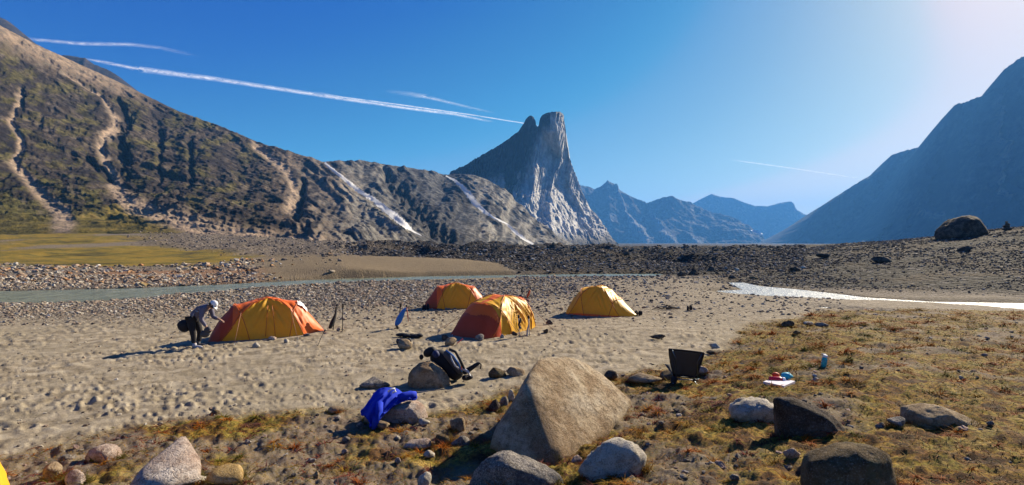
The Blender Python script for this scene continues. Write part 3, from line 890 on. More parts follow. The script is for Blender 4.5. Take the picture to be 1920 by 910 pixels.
def boulder(px, py, w, h, mat, label, seed=0, depth=.8, power=26, cuts=16, taper=.3, name="rock", cat="rock", sub=4, lean=0.0, flat=1.0, sink=.22, group=None, rough=.07, yaw=None, f=1.6):
    """a loose stone whose foot shows at (px, py) and that measures w by h there"""
    g = on_ground(px, py)
    Y = g.y; W = w/FPX*Y; Hh = h/FPX*Y
    rs = np.random.RandomState(seed+100)
    n = rs.normal(size=(cuts, 3)); n /= np.linalg.norm(n, axis=1)[:, None]
    d = rs.uniform(.54, .90, cuts)
    ax = np.array([[1, 0, 0], [-1, 0, 0], [0, 1, 0], [0, -1, 0], [0, 0, 1], [0, 0, -1]], float)
    N = np.concatenate([n, ax]); Dd = np.concatenate([d, [1]*6])
    hz = Hh*(1+sink)/2*1.08
    S = np.array([W/2*1.06, W/2*depth, hz])
    # planes in scaled space
    N2 = N/S[None, :]; L = np.linalg.norm(N2, axis=1); N2 /= L[:, None]; D2 = Dd/L
    a = rs.uniform(-.5, .5) if yaw is None else yaw
    c = np.array([g.x, g.y + W/2*depth*.75, gz(g.x, g.y + W/2*depth*.5)*.5 + g.z*.5 + Hh - hz])
    o = rock_from_planes(name, N2, D2, c, W/2, mat, label, rough=rough, power=power, sub=sub, seed=seed, f=f, group=group, cat=cat)
    co = np.empty(len(o.data.vertices)*3, np.float32); o.data.vertices.foreach_get("co", co); co = co.reshape(-1, 3)
    tz = np.clip((co[:, 2]/hz + .4)/1.4, 0, 1); co[:, 0] *= 1-taper*tz**1.5; co[:, 1] *= 1-taper*tz**1.5
    co[:, 0] += (rs.uniform(-.25, .25))*W*.5*tz
    o.data.vertices.foreach_set("co", co.ravel()); o.data.update()
    o.rotation_euler = (0, lean, a*.3)
    return o

# the great boulder
pts = [P(1047, 885, 5.40), P(914, 838, 6.0), P(930, 800, 6.25), P(987, 716, 6.15), P(1004, 681, 6.6), P(1012, 673, 6.9), P(1030, 669, 7.1), P(1075, 671, 7.35), P(1098, 680, 7.5), P(1132, 703, 7.5), P(1188, 752, 7.25), P(1176, 775, 7.0), P(1140, 822, 6.55),
       P(1075, 878, 5.65), P(975, 765, 8.1), P(1150, 770, 8.3), P(1040, 900, 6.2), P(930, 860, 6.4), P(1100, 690, 7.9), P(1040, 684, 7.9)]
N, Dd, c = hull_planes([tuple(p) for p in pts])
rock_from_planes("boulder", N, Dd, c, .8, MS['hero'], "largest boulder, smooth tan slab-sided block in the trampled grass", rough=.045, power=60, sub=5, seed=3, f=1.5, cat="boulder", pit=.3)
# the angular pale block
pts = [P(230, 925, 4.75), P(262, 880, 4.85), P(343, 816, 5.35), P(350, 818, 5.5), P(376, 858, 5.2), P(377, 900, 4.85), P(300, 925, 4.55), P(270, 925, 4.55), P(265, 925, 5.6), P(370, 900, 5.7), P(330, 830, 5.6)]
N, Dd, c = hull_planes([tuple(p) for p in pts])
rock_from_planes("boulder", N, Dd, c, .35, MS['pale'], "sharp pale block with a pointed top near the lower left corner", rough=.035, power=40, sub=4, seed=5, f=1.6, cat="boulder")

ROCKS = [
 # px, py, w, h, material, seed, label, extra
 (1690, 802, 44, 18, 'grey', 75, "small grey stone just left of the low ridged tan rock", {}),
 (1655, 804, 24, 10, 'grey', 76, "tiny grey stone at the end of the grey stones by the tan ridge", {}),
 (415, 914, 84, 32, 'ochre', 95, "smooth yellowish domed stone beside the sharp pale block", dict(power=3.5, cuts=4, rough=.02)),
 (130, 915, 46, 34, 'pale', 97, "rounded pink stone behind the corner tent", dict(power=5)),
 (84, 905, 52, 36, 'tan', 99, "crumbly tan stone nearest the corner tent", dict(power=8)),
 (794, 916, 36, 30, 'white', 103, "pale pointed stone at the bottom edge", dict(power=9, depth=.6)),
 (779, 842, 68, 18, 'pale', 105, "long flat pale stone among the red plants", dict(power=7, depth=.5)),
 (855, 811, 32, 28, 'tan', 107, "smooth knob-shaped tan stone on the moss", dict(power=3.5, cuts=4, depth=.7)),
 (828, 832, 36, 24, 'brown', 109, "dark wedge of rock in the big boulder's shadow", dict(power=9, depth=.6)),
 (865, 838, 48, 20, 'grey', 111, "flat bluish slab lying in the big boulder's shadow", dict(power=9, depth=.6)),
 (793, 801, 32, 15, 'white', 113, "small pale stone at the right foot of the jacket rock", dict(power=7)),
 (673, 808, 18, 15, 'grey', 115, "little stone in the shadow of the blue jacket", {}),
 (718, 807, 26, 13, 'tan', 117, "small pale stone just right of the hanging sleeve", {}),
 (927, 772, 24, 26, 'dark', 119, "dark cobble tucked behind the largest boulder", {}),
 (944, 762, 20, 20, 'grey', 121, "grey cobble between the dark cobble and the largest boulder", {}),
 (958, 752, 14, 24, 'white', 123, "white sliver of stone against the largest boulder", {}),
 (1081, 869, 28, 15, 'pale', 125, "small pale slab at the right foot of the largest boulder", dict(power=10)),
 (700, 731, 62, 19, 'grey', 127, "low grey and white slab between jacket and backpack", dict(power=9, rough=.1)),
 (932, 711, 36, 20, 'brown', 129, "brown stone in the sand right of the backpack", {}),
 (965, 707, 38, 19, 'tan', 131, "tan stone in the sand just left of the largest boulder's top", {}),
 (1236, 638, 34, 12, 'dark', 133, "lone black flat-topped stone on the open sand", dict(power=12, depth=.5, sink=.1)),
 (1343, 654, 24, 9, 'white', 135, "small white stone where the sand meets the grass", {}),
 (1335, 665, 20, 7, 'dark', 137, "small dark stone just below the white one at the grass edge", {}),
 (1265, 709, 60, 20, 'brown', 139, "dark stone behind the camp chair", dict(depth=.6)),
 (1318, 706, 42, 16, 'pale', 141, "pale stone showing at the right of the camp chair", dict(depth=.6)),
 (1210, 722, 84, 16, 'tan', 143, "flat tan ledge between the largest boulder and the chair", dict(depth=.6, power=9)),
 (1146, 714, 32, 15, 'dark', 145, "dark stone touching the back of the largest boulder", {}),
 (1483, 614, 30, 12, 'dark', 147, "dark stone at the tip of the grass bank", {}),
 (1497, 627, 16, 8, 'brown', 149, "small brown stone under the dark one at the bank's tip", {}),
 (1517, 612, 22, 7, 'white', 151, "pale flat stone right of the dark bank-tip stone", {}),
 (1546, 614, 24, 7, 'grey', 153, "second pale flat stone along the tip of the grass bank", {}),
 (1489, 864, 36, 18, 'pale', 155, "small pink stone below the dark leaning rock", {}),
 (1806, 712, 12, 7, 'white', 157, "single white pebble far out on the right grass", {}),
 (898, 640, 24, 15, 'grey', 159, "grey stone holding the corner of the middle tent", dict(power=6)),
 (843, 650, 28, 13, 'tan', 161, "tan stone by the pink pole", {}),
 (835, 640, 20, 12, 'dark', 163, "stone in the shadow at the left corner of the middle tent", {}),
 (941, 634, 8, 8, 'white', 165, "small white stone under the middle tent's yellow side", {}),
 (966, 629, 12, 8, 'dark', 167, "dark stone at the far corner of the middle tent", {}),
 (507, 639, 20, 8, 'pale', 169, "pale stone against the yellow side of the long left tent", {}),
 (477, 653, 16, 9, 'white', 171, "white stone on the sand in front of the long left tent", {}),
 (535, 645, 12, 9, 'white', 173, "squarish pale stone in front of the long left tent", dict(power=14, depth=.9)),
 (575, 631, 12, 6, 'grey', 175, "small stone under the orange end of the long left tent", {}),
 (634, 622, 10, 7, 'white', 177, "white stone at the foot of the black gaiter", {}),
 (1031, 609, 15, 9, 'dark', 179, "dark stone right of the middle tent's tip", {}),
 (1024, 626, 14, 8, 'dark', 181, "dark stone on the sand nearer than the tent tip", {}),
 (1008, 579, 8, 5, 'dark', 183, "small dark stone below the orange bag on its pole", {}),
 (757, 657, 40, 18, 'tan', 185, "tan hummock of stone left of the middle tent's shadow", dict(power=6)),
 (1818, 471, 36, 13, 'dark', 189, "dark rock on the scree below the huge boulder", {}),
 (1550, 484, 28, 11, 'dark', 191, "dark rock on the skyline side of the scree slope", {}),
 (1655, 493, 34, 12, 'dark', 193, "dark angular rock midway up the scree slope", {}),
 (1494, 509, 24, 10, 'dark', 195, "dark rock low on the scree slope", {}),
 (1508, 504, 12, 6, 'white', 197, "white rock next to a dark one low on the scree", {}),
 (1384, 508, 11, 6, 'white', 199, "white rock at the near end of the moraine", {}),
 (1335, 509, 18, 11, 'dark', 201, "dark block at the end of the moraine", {}),
 (1280, 518, 18, 12, 'dark', 203, "dark block where the river disappears", {}),
 (1303, 515, 15, 11, 'dark', 205, "second dark block right of the river's end", {}),
 (1375, 522, 16, 6, 'dark', 207, "low dark rock above the start of the stream", {}),
 (1417, 524, 20, 6, 'brown', 209, "low brown rock above the stream", {}),
 (262, 537, 26, 8, 'ochre', 211, "tan flat rock on the far river bank", {}),
 (55, 522, 12, 8, 'brown', 213, "brown rock on the far bank at the left", {}),
 (1223, 566, 10, 5, 'dark', 215, "small dark stone beyond the heap of driftwood", {}),
 (113, 869, 30, 8, 'grey', 217, "flat grey stone between the pale rounded rock and the corner", {}),
 (340, 918, 60, 16, 'white', 219, "white slab at the bottom edge under the sharp block", {}),
 (592, 898, 14, 12, 'tan', 221, "round tan pebble among the lower grass", {}),
 (645, 853, 16, 9, 'pale', 223, "small pale stone in the brown moss", {}),
 (650, 828, 20, 9, 'grey', 225, "small grey stone below the jacket's shadow", {}),
 (745, 826, 14, 7, 'white', 227, "tiny white stone near the long flat pale stone", {}),
 (803, 862, 28, 11, 'white', 229, "white stone under the knob-shaped one", {}),
 (744, 870, 14, 10, 'pale', 231, "small pink stone below the long flat pale stone", {}),
 (1380, 905, 20, 10, 'grey', 233, "small grey stone near the bottom, right of centre", {}),
 (625, 777, 40, 14, 'tan', 235, "low tan stone at the tip of the jacket's shadow", dict(power=6)),
 (400, 779, 24, 10, 'brown', 237, "small brown stone on the edge of the left grass", {}),
 (1860, 800, 16, 8, 'grey', 239, "small stone on the grass right of the ridged tan rock", {}),
]
for (px, py, w, h, m, sd, lab, ex) in ROCKS:
    ex = dict(ex)
    ex.setdefault("sub", 4 if w > 40 else 3)
    boulder(px, py, w, h, MS[m], lab, seed=sd, **ex)

OUTL = [
 ([(1452, 745), (1475, 742), (1505, 750), (1540, 765), (1570, 785), (1588, 805), (1590, 815), (1575, 826), (1540, 830), (1470, 826), (1453, 790)], .45, 'dark', 53, "dark leaning rock beside the flat white stone"),
 ([(1508, 885), (1530, 862), (1560, 857), (1585, 840), (1615, 835), (1650, 838), (1672, 855), (1682, 880), (1690, 935), (1508, 935)], .5, 'brown', 82, "big dark brown boulder at the bottom edge on the right"),
 ([(1085, 882), (1098, 865), (1122, 846), (1140, 830), (1165, 823), (1190, 830), (1212, 846), (1206, 870), (1200, 885), (1150, 899), (1092, 895)], .4, 'white', 44, "craggy white rock to the right of the largest boulder's foot"),
 ([(876, 915), (898, 872), (924, 853), (945, 850), (975, 866), (1010, 874), (1045, 885), (1060, 902), (1055, 930), (876, 930)], .38, 'grey', 31, "long low speckled grey rock in front of the largest boulder"),
 ([(680, 790), (685, 765), (710, 752), (745, 750), (775, 752), (795, 760), (804, 778), (795, 792), (740, 799), (692, 798)], .5, 'pale', 12, "low pink and tan boulder half covered by the blue jacket"),
 ([(762, 715), (770, 693), (785, 680), (805, 677), (825, 688), (845, 712), (847, 722), (835, 730), (800, 733), (768, 729)], .7, 'tan', 8, "rounded tan boulder carrying the big backpack"),
 ([(1708, 790), (1712, 772), (1740, 765), (1765, 761), (1790, 772), (1815, 780), (1850, 799), (1800, 810), (1735, 810), (1712, 803)], .5, 'tan', 72, "low ridged tan rock on the right of the grass"),
 ([(1372, 767), (1395, 752), (1430, 748), (1455, 758), (1464, 780), (1454, 797), (1420, 790), (1385, 778)], .6, 'white', 61, "flat white slab behind the dark leaning rock"),
 ([(1768, 441), (1772, 430), (1790, 414), (1803, 405), (1820, 403), (1832, 404), (1843, 415), (1854, 434), (1835, 446), (1775, 449)], .6, 'dark', 187, "huge dark boulder standing on the scree ridge"),
 ([(158, 862), (165, 845), (180, 836), (200, 837), (215, 847), (219, 858), (205, 868), (165, 870)], .6, 'pale', 91, "rounded pale rock at the edge of the sand, lower left"),
]
for (ol, dep, m, sd, lab) in OUTL:
    xs = [q[0] for q in ol]; cx = sum(xs)/len(xs); bt = max(q[1] for q in ol)
    g = on_ground(cx, bt-3); Y0 = g.y; Wd = (max(xs)-min(xs))/FPX*Y0; dp = Wd*dep
    cy = sum(q[1] for q in ol)/len(ol)
    rs = np.random.RandomState(sd)
    pts = []
    for (x, y) in ol:
        pts.append(P(x, y, Y0 + dp*.5))
        q = P(x, y, Y0 + dp*.5); c0 = P(cx, bt, Y0)
        k_ = rs.uniform(.55, .8)
        pts.append(Vector((c0.x + (q.x-c0.x)*k_, Y0 + dp*rs.uniform(0, .2), q.z*.86 + c0.z*.14 - .01)))
        pts.append(Vector((c0.x + (q.x-c0.x)*.72, Y0 + dp*1.15, q.z*.85 + c0.z*.15)))
        pts.append(Vector((c0.x + (q.x-c0.x)*.9, Y0 + dp*.6, min(q.z, g.z) - .12*Wd)))
    N, Dd, c = hull_planes([tuple(q) for q in pts])
    rock_from_planes("boulder", N, Dd, c, Wd/2, MS[m], lab, rough={'white': .16, 'dark': .07}.get(m, .085), power=26, sub=5 if Wd > .7 else 4, seed=sd, f=1.7, cat="boulder", pit=.35)

# the little cairn on the skyline
g = on_ground(1888, 432)
ca = empty("cairn", g); tag(ca, "tiny cairn of stones on the scree skyline at the right", "cairn")
for i, (s, z) in enumerate([(.55, .2), (.42, .65), (.3, 1.05), (.2, 1.4)]):
    v, f = ICO[2]
    nn = fbm3(v[:, 0]*1.3+i, v[:, 1]*1.3, v[:, 2]*1.3, 3)
    o = mesh_np("stone", v*(1+.5*nn)[:, None]*np.array([s*1.3, s, s*.75]), f, MS['dark'], smooth=False, parent=ca)
    o.location = (.05*(-1)**i, 0, z)

# ------------------------------------------------------------------ loose stones nobody could count
def mat_instance_stone():
    k = NT("loose_stone")
    a = k.n("ShaderNodeAttribute"); a.attribute_name = "tone"; a.attribute_type = 'INSTANCER'
    s = k.n("ShaderNodeSeparateColor"); k.l(a.outputs["Color"], s.inputs[0])
    oi = k.n("ShaderNodeObjectInfo")
    v = k.coord()
    n = k.noise(v, 3.0, 4, .7)
    c = k.mix(k.ramp(n, [(.4, 0.0), (.7, .5)]), a.outputs["Color"], (.05, .042, .035))
    return k.done(c, .9, k.bump(n, .08, .6))
M_loose = mat_instance_stone()
def scatter(name, pts, size, rot, tone, mat, label, kind_of="stone", stem=False):
    """one object; geometry nodes set a stone (or a blade) on every vertex"""
    me = bpy.data.meshes.new(name)
    me.vertices.add(len(pts)); me.vertices.foreach_set("co", pts.astype(np.float32).ravel())
    for nm, typ, arr in (("siz", 'FLOAT_VECTOR', size), ("rot", 'FLOAT_VECTOR', rot)):
        a = me.attributes.new(nm, typ, 'POINT'); a.data.foreach_set("vector", arr.astype(np.float32).ravel())
    a = me.attributes.new("tone", 'FLOAT_COLOR', 'POINT')
    cc = np.ones((len(pts), 4), np.float32); cc[:, :3] = tone; a.data.foreach_set("color", cc.ravel())
    o = bpy.data.objects.new(name, me); link(o); o["kind"] = "stuff"; o["label"] = label
    ng = bpy.data.node_groups.new(name + "_nodes", 'GeometryNodeTree')
    ng.interface.new_socket("Geometry", in_out='INPUT', socket_type='NodeSocketGeometry')
    ng.interface.new_socket("Geometry", in_out='OUTPUT', socket_type='NodeSocketGeometry')
    N_ = ng.nodes; L_ = ng.links
    gi = N_.new("NodeGroupInput"); go = N_.new("NodeGroupOutput")
    join = N_.new("GeometryNodeJoinGeometry")
    for i in range(6):
        if kind_of == "stone":
            s = N_.new("GeometryNodeMeshIcoSphere"); s.inputs["Subdivisions"].default_value = 2; s.inputs["Radius"].default_value = .5
            sp = N_.new("GeometryNodeSetPosition")
            pos = N_.new("GeometryNodeInputPosition")
            nz = N_.new("ShaderNodeTexNoise"); nz.inputs["Scale"].default_value = 1.8; nz.noise_dimensions = '4D'; nz.inputs["W"].default_value = i*3.7
            nz.inputs["Detail"].default_value = 1
            L_.new(pos.outputs[0], nz.inputs["Vector"])
            sub = N_.new("ShaderNodeVectorMath"); sub.operation = 'SUBTRACT'; sub.inputs[1].default_value = (.5, .5, .5)
            L_.new(nz.outputs["Color"], sub.inputs[0])
            sc = N_.new("ShaderNodeVectorMath"); sc.operation = 'SCALE'; sc.inputs["Scale"].default_value = .95
            L_.new(sub.outputs[0], sc.inputs[0])
            L_.new(s.outputs[0], sp.inputs[0]); L_.new(sc.outputs[0], sp.inputs["Offset"])
            last = sp.outputs[0]
        else:
            s = N_.new("GeometryNodeMeshCone"); s.inputs["Vertices"].default_value = 3; s.inputs["Side Segments"].default_value = 3
            s.inputs["Radius Bottom"].default_value = .5; s.inputs["Radius Top"].default_value = .03; s.inputs["Depth"].default_value = 1.0
            s.fill_type = 'NONE'
            sp = N_.new("GeometryNodeSetPosition")
            pos = N_.new("GeometryNodeInputPosition"); sx = N_.new("ShaderNodeSeparateXYZ"); L_.new(pos.outputs[0], sx.inputs[0])
            pw = N_.new("ShaderNodeMath"); pw.operation = 'POWER'; L_.new(sx.outputs[2], pw.inputs[0]); pw.inputs[1].default_value = 2.0
            ml = N_.new("ShaderNodeMath"); ml.operation = 'MULTIPLY'; L_.new(pw.outputs[0], ml.inputs[0]); ml.inputs[1].default_value = 3.0 + 3.0*i
            cx = N_.new("ShaderNodeCombineXYZ"); L_.new(ml.outputs[0], cx.inputs[0])
            L_.new(s.outputs["Mesh"], sp.inputs[0]); L_.new(cx.outputs[0], sp.inputs["Offset"])
            last = sp.outputs[0]
        sm = N_.new("GeometryNodeSetMaterial"); sm.inputs["Material"].default_value = mat
        L_.new(last, sm.inputs[0])
        gi_ = N_.new("GeometryNodeGeometryToInstance"); L_.new(sm.outputs[0], gi_.inputs[0])
        L_.new(gi_.outputs[0], join.inputs[0])
    ip = N_.new("GeometryNodeInstanceOnPoints")
    L_.new(gi.outputs[0], ip.inputs["Points"]); L_.new(join.outputs[0], ip.inputs["Instance"])
    ip.inputs["Pick Instance"].default_value = True
    ri = N_.new("FunctionNodeRandomValue"); ri.data_type = 'INT'
    ri.inputs[4].default_value = 0; ri.inputs[5].default_value = 5
    L_.new(ri.outputs[2], ip.inputs["Instance Index"])
    for nm, sock in (("siz", "Scale"), ("rot", "Rotation")):
        na = N_.new("GeometryNodeInputNamedAttribute"); na.data_type = 'FLOAT_VECTOR'; na.inputs[0].default_value = nm
        L_.new(na.outputs[0], ip.inputs[sock])
    L_.new(ip.outputs[0], go.inputs[0])
    md = o.modifiers.new("scatter", 'NODES'); md.node_group = ng
    return o

def rand_wedge(n, a0, a1, y0, y1, p=1.0):
    """ground spots, thinning with distance"""
    a = RNG.uniform(a0, a1, n); t = RNG.uniform(0, 1, n)**p
    y = np.exp(math.log(y0) + (math.log(y1)-math.log(y0))*t)
    return a*y, y
def stone_field(name, label, n, a0, a1, y0, y1, smin, smax, mask, cols, p=1.0, flat=.65, sizepow=3.0, near_scale=None, sink=.1):
    x, y = rand_wedge(n, a0, a1, y0, y1, p)
    zn = zones(x, y)
    keep = mask(x, y, zn) > RNG.uniform(0, 1, n)
    x, y = x[keep], y[keep]; zn = tuple(q[keep] for q in zn)
    z, rd, sd = height(x, y, zn, fine=False)
    k2 = (rd < -.35) & (sd < -.25)
    x, y, z = x[k2], y[k2], z[k2]; m = len(x)
    s = smin + (smax-smin)*RNG.uniform(0, 1, m)**sizepow
    s = s*np.clip(y/38, .35, 6)
    siz = np.stack([s*RNG.uniform(.8, 1.4, m), s*RNG.uniform(.7, 1.2, m), s*RNG.uniform(flat*.7, flat*1.2, m)], 1)
    rot = np.stack([RNG.uniform(-.35, .35, m), RNG.uniform(-.35, .35, m), RNG.uniform(0, 6.28, m)], 1)
    cols = np.array(cols); w = RNG.integers(0, len(cols), m)
    tone = cols[w]*RNG.uniform(.7, 1.25, m)[:, None]
    return scatter(name, np.stack([x, y, z + s*sink], 1), siz, rot, tone, M_loose, label)
TAN_C = [(.34, .28, .21), (.40, .35, .28), (.22, .18, .14), (.30, .23, .17), (.46, .42, .36), (.16, .13, .11), (.36, .26, .19)]
DRK_C = [(.07, .062, .058), (.10, .088, .08), (.13, .115, .10), (.05, .045, .043), (.17, .15, .135), (.075, .06, .052), (.32, .30, .28)]
stone_field("gravel", "pale gravel and cobbles along both river banks", 52000, -1.25, .62, 19, 62, .06, .27,
            lambda x, y, z: z[1]*(1-z[2])*(1-z[3])*(1-z[5])*np.interp(x/y, [-1, -.4, -.1, .15, .3], [1, .95, .8, .5, .25]), TAN_C, p=.9)
stone_field("far_bank_cobbles", "coarse cobbles beyond the river on the left", 9000, -1.25, -.32, 47, 110, .06, .42,
            lambda x, y, z: (1-z[3])*(1-z[5]*.9)*(y < 106)*(.25+.75*sstep(-.15, .15, fbm2(x*.08, y*.1, 3, 59))), TAN_C + [(.30, .15, .07), (.34, .20, .10)], p=.8)
stone_field("scree", "dark rubble covering the rising slope on the right", 60000, .25, 1.25, 33, 140, .03, .17,
            lambda x, y, z: z[2]*(.12+.85*sstep(-.22, .05, fbm2(x*.07, y*.12, 4, 58))), DRK_C + [(.12, .10, .095), (.08, .066, .075), (.20, .175, .165)], p=.8)
stone_field("moraine_rubble", "dark moraine blocks heaped across the valley", 34000, -.42, .55, 60, 300, .05, .26,
            lambda x, y, z: z[2]*.95, DRK_C, p=.8)
stone_field("fan_rubble", "rubble of the debris fans under the gullies", 6000, -.72, -.22, 95, 320, .04, .2,
            lambda x, y, z: z[4]*.8, [(.26, .21, .17), (.19, .155, .125), (.33, .28, .23), (.12, .10, .085)], p=.8)
stone_field("sand_pebbles", "scattered pebbles lying on the trampled sand", 2600, -1.2, .6, 6.2, 26, .05, .20,
            lambda x, y, z: (1-z[0])*(1-z[1])*.9, TAN_C, p=.9, sizepow=2.4)
stone_field("bank_pebbles", "small stones and grit lying in the grass bank", 5200, -1.2, 1.2, 3.4, 24, .06, .26,
            lambda x, y, z: z[0]*sstep(-.1, .25, fbm2(x*.45, y*.45, 4, 91)), [(.30, .26, .22), (.20, .17, .14), (.40, .36, .32), (.14, .12, .10), (.34, .24, .20)], p=.9, sizepow=2.5)
# ================================================================== GRASS AND LOW PLANTS
def mat_blade():
    k = NT("dry_grass_blade")
    a = k.n("ShaderNodeAttribute"); a.attribute_name = "tone"; a.attribute_type = 'INSTANCER'
    m = k.done((.1, .1, .1), .7)
    k.l(a.outputs["Color"], k.b.inputs["Base Color"])
    tr = k.n("ShaderNodeBsdfTranslucent"); k.l(a.outputs["Color"], tr.inputs["Color"])
    ms = k.n("ShaderNodeMixShader"); ms.inputs[0].default_value = .35
    k.l(k.b.outputs[0], ms.inputs[1]); k.l(tr.outputs[0], ms.inputs[2]); k.l(ms.outputs[0], k.out.inputs[0])
    return m
M_blade = mat_blade()
GR_C = np.array([(.30, .165, .02), (.24, .17, .02), (.12, .125, .018), (.34, .20, .04), (.28, .095, .014), (.10, .10, .015), (.13, .055, .018), (.34, .24, .07)])
RED_C = np.array([(.22, .05, .04), (.28, .09, .05), (.17, .05, .05), (.30, .15, .08)])
def blades(name, label, n, a0, a1, y0, y1, hmin, hmax, mask, cols, p=1.0, lean=.8, thick=1.0, clump=0):
    if clump:
        nc = n//clump
        cx, cy = rand_wedge(nc, a0, a1, y0, y1, p)
        zc = zones(cx, cy)
        keep = mask(cx, cy, zc) > RNG.uniform(0, 1, nc)
        cx, cy = cx[keep], cy[keep]; nc = len(cx)
        tint = RNG.integers(0, len(cols), nc); big = RNG.uniform(.55, 1.45, nc)*np.clip(cy/9, .6, 2.2)
        idx = np.repeat(np.arange(nc), clump)
        rad = np.abs(RNG.normal(0, .035, len(idx)))*big[idx]*1.6; an = RNG.uniform(0, 6.283, len(idx))
        x = cx[idx] + rad*np.cos(an); y = cy[idx] + rad*np.sin(an)
        base = cols[tint[idx]]; size_k = big[idx]
        yaw = an + RNG.normal(0, .5, len(idx)); tilt = rad/(.10*big[idx])*.7 + RNG.uniform(0, .25, len(idx))
    else:
        x, y = rand_wedge(n, a0, a1, y0, y1, p)
        zc = zones(x, y)
        keep = mask(x, y, zc) > RNG.uniform(0, 1, n)
        x, y = x[keep], y[keep]
        m0 = len(x)
        # colour runs in patches
        pt = (fbm2(x*1.1, y*1.1, 3, 97)*.9 + .5)*len(cols) + RNG.normal(0, 1.2, m0)
        base = cols[np.clip(pt.astype(int), 0, len(cols)-1)]; size_k = np.clip(y/8, .7, 2.6)*(.7 + .6*RNG.uniform(0, 1, m0))
        yaw = RNG.uniform(0, 6.283, m0); tilt = RNG.uniform(.1, lean, m0)
    m = len(x)
    z = height(x, y)[0]
    h = (hmin + (hmax-hmin)*RNG.uniform(0, 1, m)**1.6)*size_k
    wd = RNG.uniform(.006, .012, m)*thick*np.clip(y/6, .8, 4.0)
    siz = np.stack([wd, wd, h], 1)
    # cone centre sits at half its height along the leaning axis
    rot = np.stack([np.zeros(m), np.clip(tilt, 0, 1.3), yaw], 1)
    ax = np.stack([np.sin(rot[:, 1])*np.cos(yaw), np.sin(rot[:, 1])*np.sin(yaw), np.cos(rot[:, 1])], 1)
    pts = np.stack([x, y, z], 1) - ax*(.01*h)[:, None]
    tone = base*RNG.uniform(.65, 1.3, m)[:, None]
    return scatter(name, pts, siz, rot, tone, M_blade, label, kind_of="blade")
def ring_tufts(name, label, spots, cols, per=26):
    P_, S_, R_, T_ = [], [], [], []
    for (cx, cy, rx, ry, n) in spots:
        for q in range(n):
            a = RNG.uniform(0, 6.283); r = RNG.uniform(.92, 1.12)
            tx, ty = cx + rx*r*math.cos(a), cy + ry*r*math.sin(a)
            if float(zones(np.array([tx]), np.array([ty]))[0][0]) < .5: continue
            tz = gz(tx, ty); col = cols[RNG.integers(0, len(cols))]; k_ = RNG.uniform(.6, 1.4)
            for b in range(per):
                yaw = RNG.uniform(0, 6.283); h = RNG.uniform(.05, .12)*k_; w = RNG.uniform(.005, .009)
                P_.append((tx + RNG.normal(0, .025), ty + RNG.normal(0, .025), tz)); S_.append((w, w, h)); R_.append((0, RNG.uniform(.1, .9), yaw)); T_.append(col*RNG.uniform(.6, 1.3))
    return scatter(name, np.array(P_), np.array(S_), np.array(R_), np.array(T_), M_blade, label, kind_of="blade")
patchy = lambda x, y: sstep(-.12, .22, fbm2(x*1.3, y*1.3, 4, 95))
blades("grass", "short straw and olive grass over the foreground bank", 190000, -1.15, 1.15, 3.3, 26, .015, .06, lambda x, y, z: z[0]*(1-.8*sstep(.05, .32, fbm2(x*.45, y*.45, 4, 91)))*(.25+.75*patchy(x, y)), GR_C, p=.8, lean=1.1)
blades("grass_tufts", "rusty orange tufts of dry grass dotted over the bank", 150000, -1.15, 1.15, 3.4, 24, .035, .10, lambda x, y, z: z[0]*patchy(x+9, y)*np.interp(x/y, [-1, .3, .6, 1], [.35, .5, 1, 1]), np.array([(.42, .14, .015), (.46, .21, .025), (.36, .22, .03), (.20, .18, .025), (.36, .10, .015)]), p=.8, clump=50)
blades("red_plants", "small dark red stalks of autumn plants in the foreground", 15000, -1.1, .45, 3.35, 8.5, .04, .10, lambda x, y, z: z[0]*sstep(-.05, .25, fbm2(x*.9+3, y*.9, 3, 96)), RED_C, p=.7, clump=16, thick=1.15)

_sp = []
for o_ in list(bpy.data.objects):
    if o_.name.startswith(("boulder", "rock")) and o_.type == 'MESH' and o_.location.y < 16:
        bb = [Vector(c_) for c_ in o_.bound_box]
        rx = (max(c_.x for c_ in bb)-min(c_.x for c_ in bb))/2; ry = (max(c_.y for c_ in bb)-min(c_.y for c_ in bb))/2
        if rx > .09: _sp.append((o_.location.x, o_.location.y, rx*.95, ry*.95, int(6 + 34*rx)))
ring_tufts("base_tufts", "grass and red stalks growing round the feet of the boulders", _sp, np.array([(.34, .20, .04), (.16, .14, .03), (.36, .13, .02), (.22, .05, .04), (.28, .22, .06)]))
# ================================================================== WATERFALLS, SNOW, CONTRAILS
def on_mountain(grid, px, py):
    us, X, Yv, Z, PY = grid
    i = int(np.clip(np.searchsorted(us, px)-1, 0, len(us)-2))
    col = PY[i]
    j = int(np.argmin(np.abs(col-py)))
    return Vector((X[i, j], Yv[i, j], Z[i, j]))
def mat_falls():
    k = NT("white_falling_water")
    v = k.coord((1, 1, .35))
    n = k.noise(v, .12, 8, .75, .5)
    c = k.ramp(n, [(.36, (.30, .29, .27)), (.5, (.72, .73, .74)), (.6, (.86, .87, .88))])
    m = k.done(c, .6, k.bump(n, 1.5, .6))
    tr = k.n("ShaderNodeBsdfTranslucent"); k.l(c, tr.inputs["Color"])
    ms = k.n("ShaderNodeMixShader"); ms.inputs[0].default_value = .45
    k.l(k.b.outputs[0], ms.inputs[1]); k.l(tr.outputs[0], ms.inputs[2]); k.l(ms.outputs[0], k.out.inputs[0])
    return m
M_falls = mat_falls()
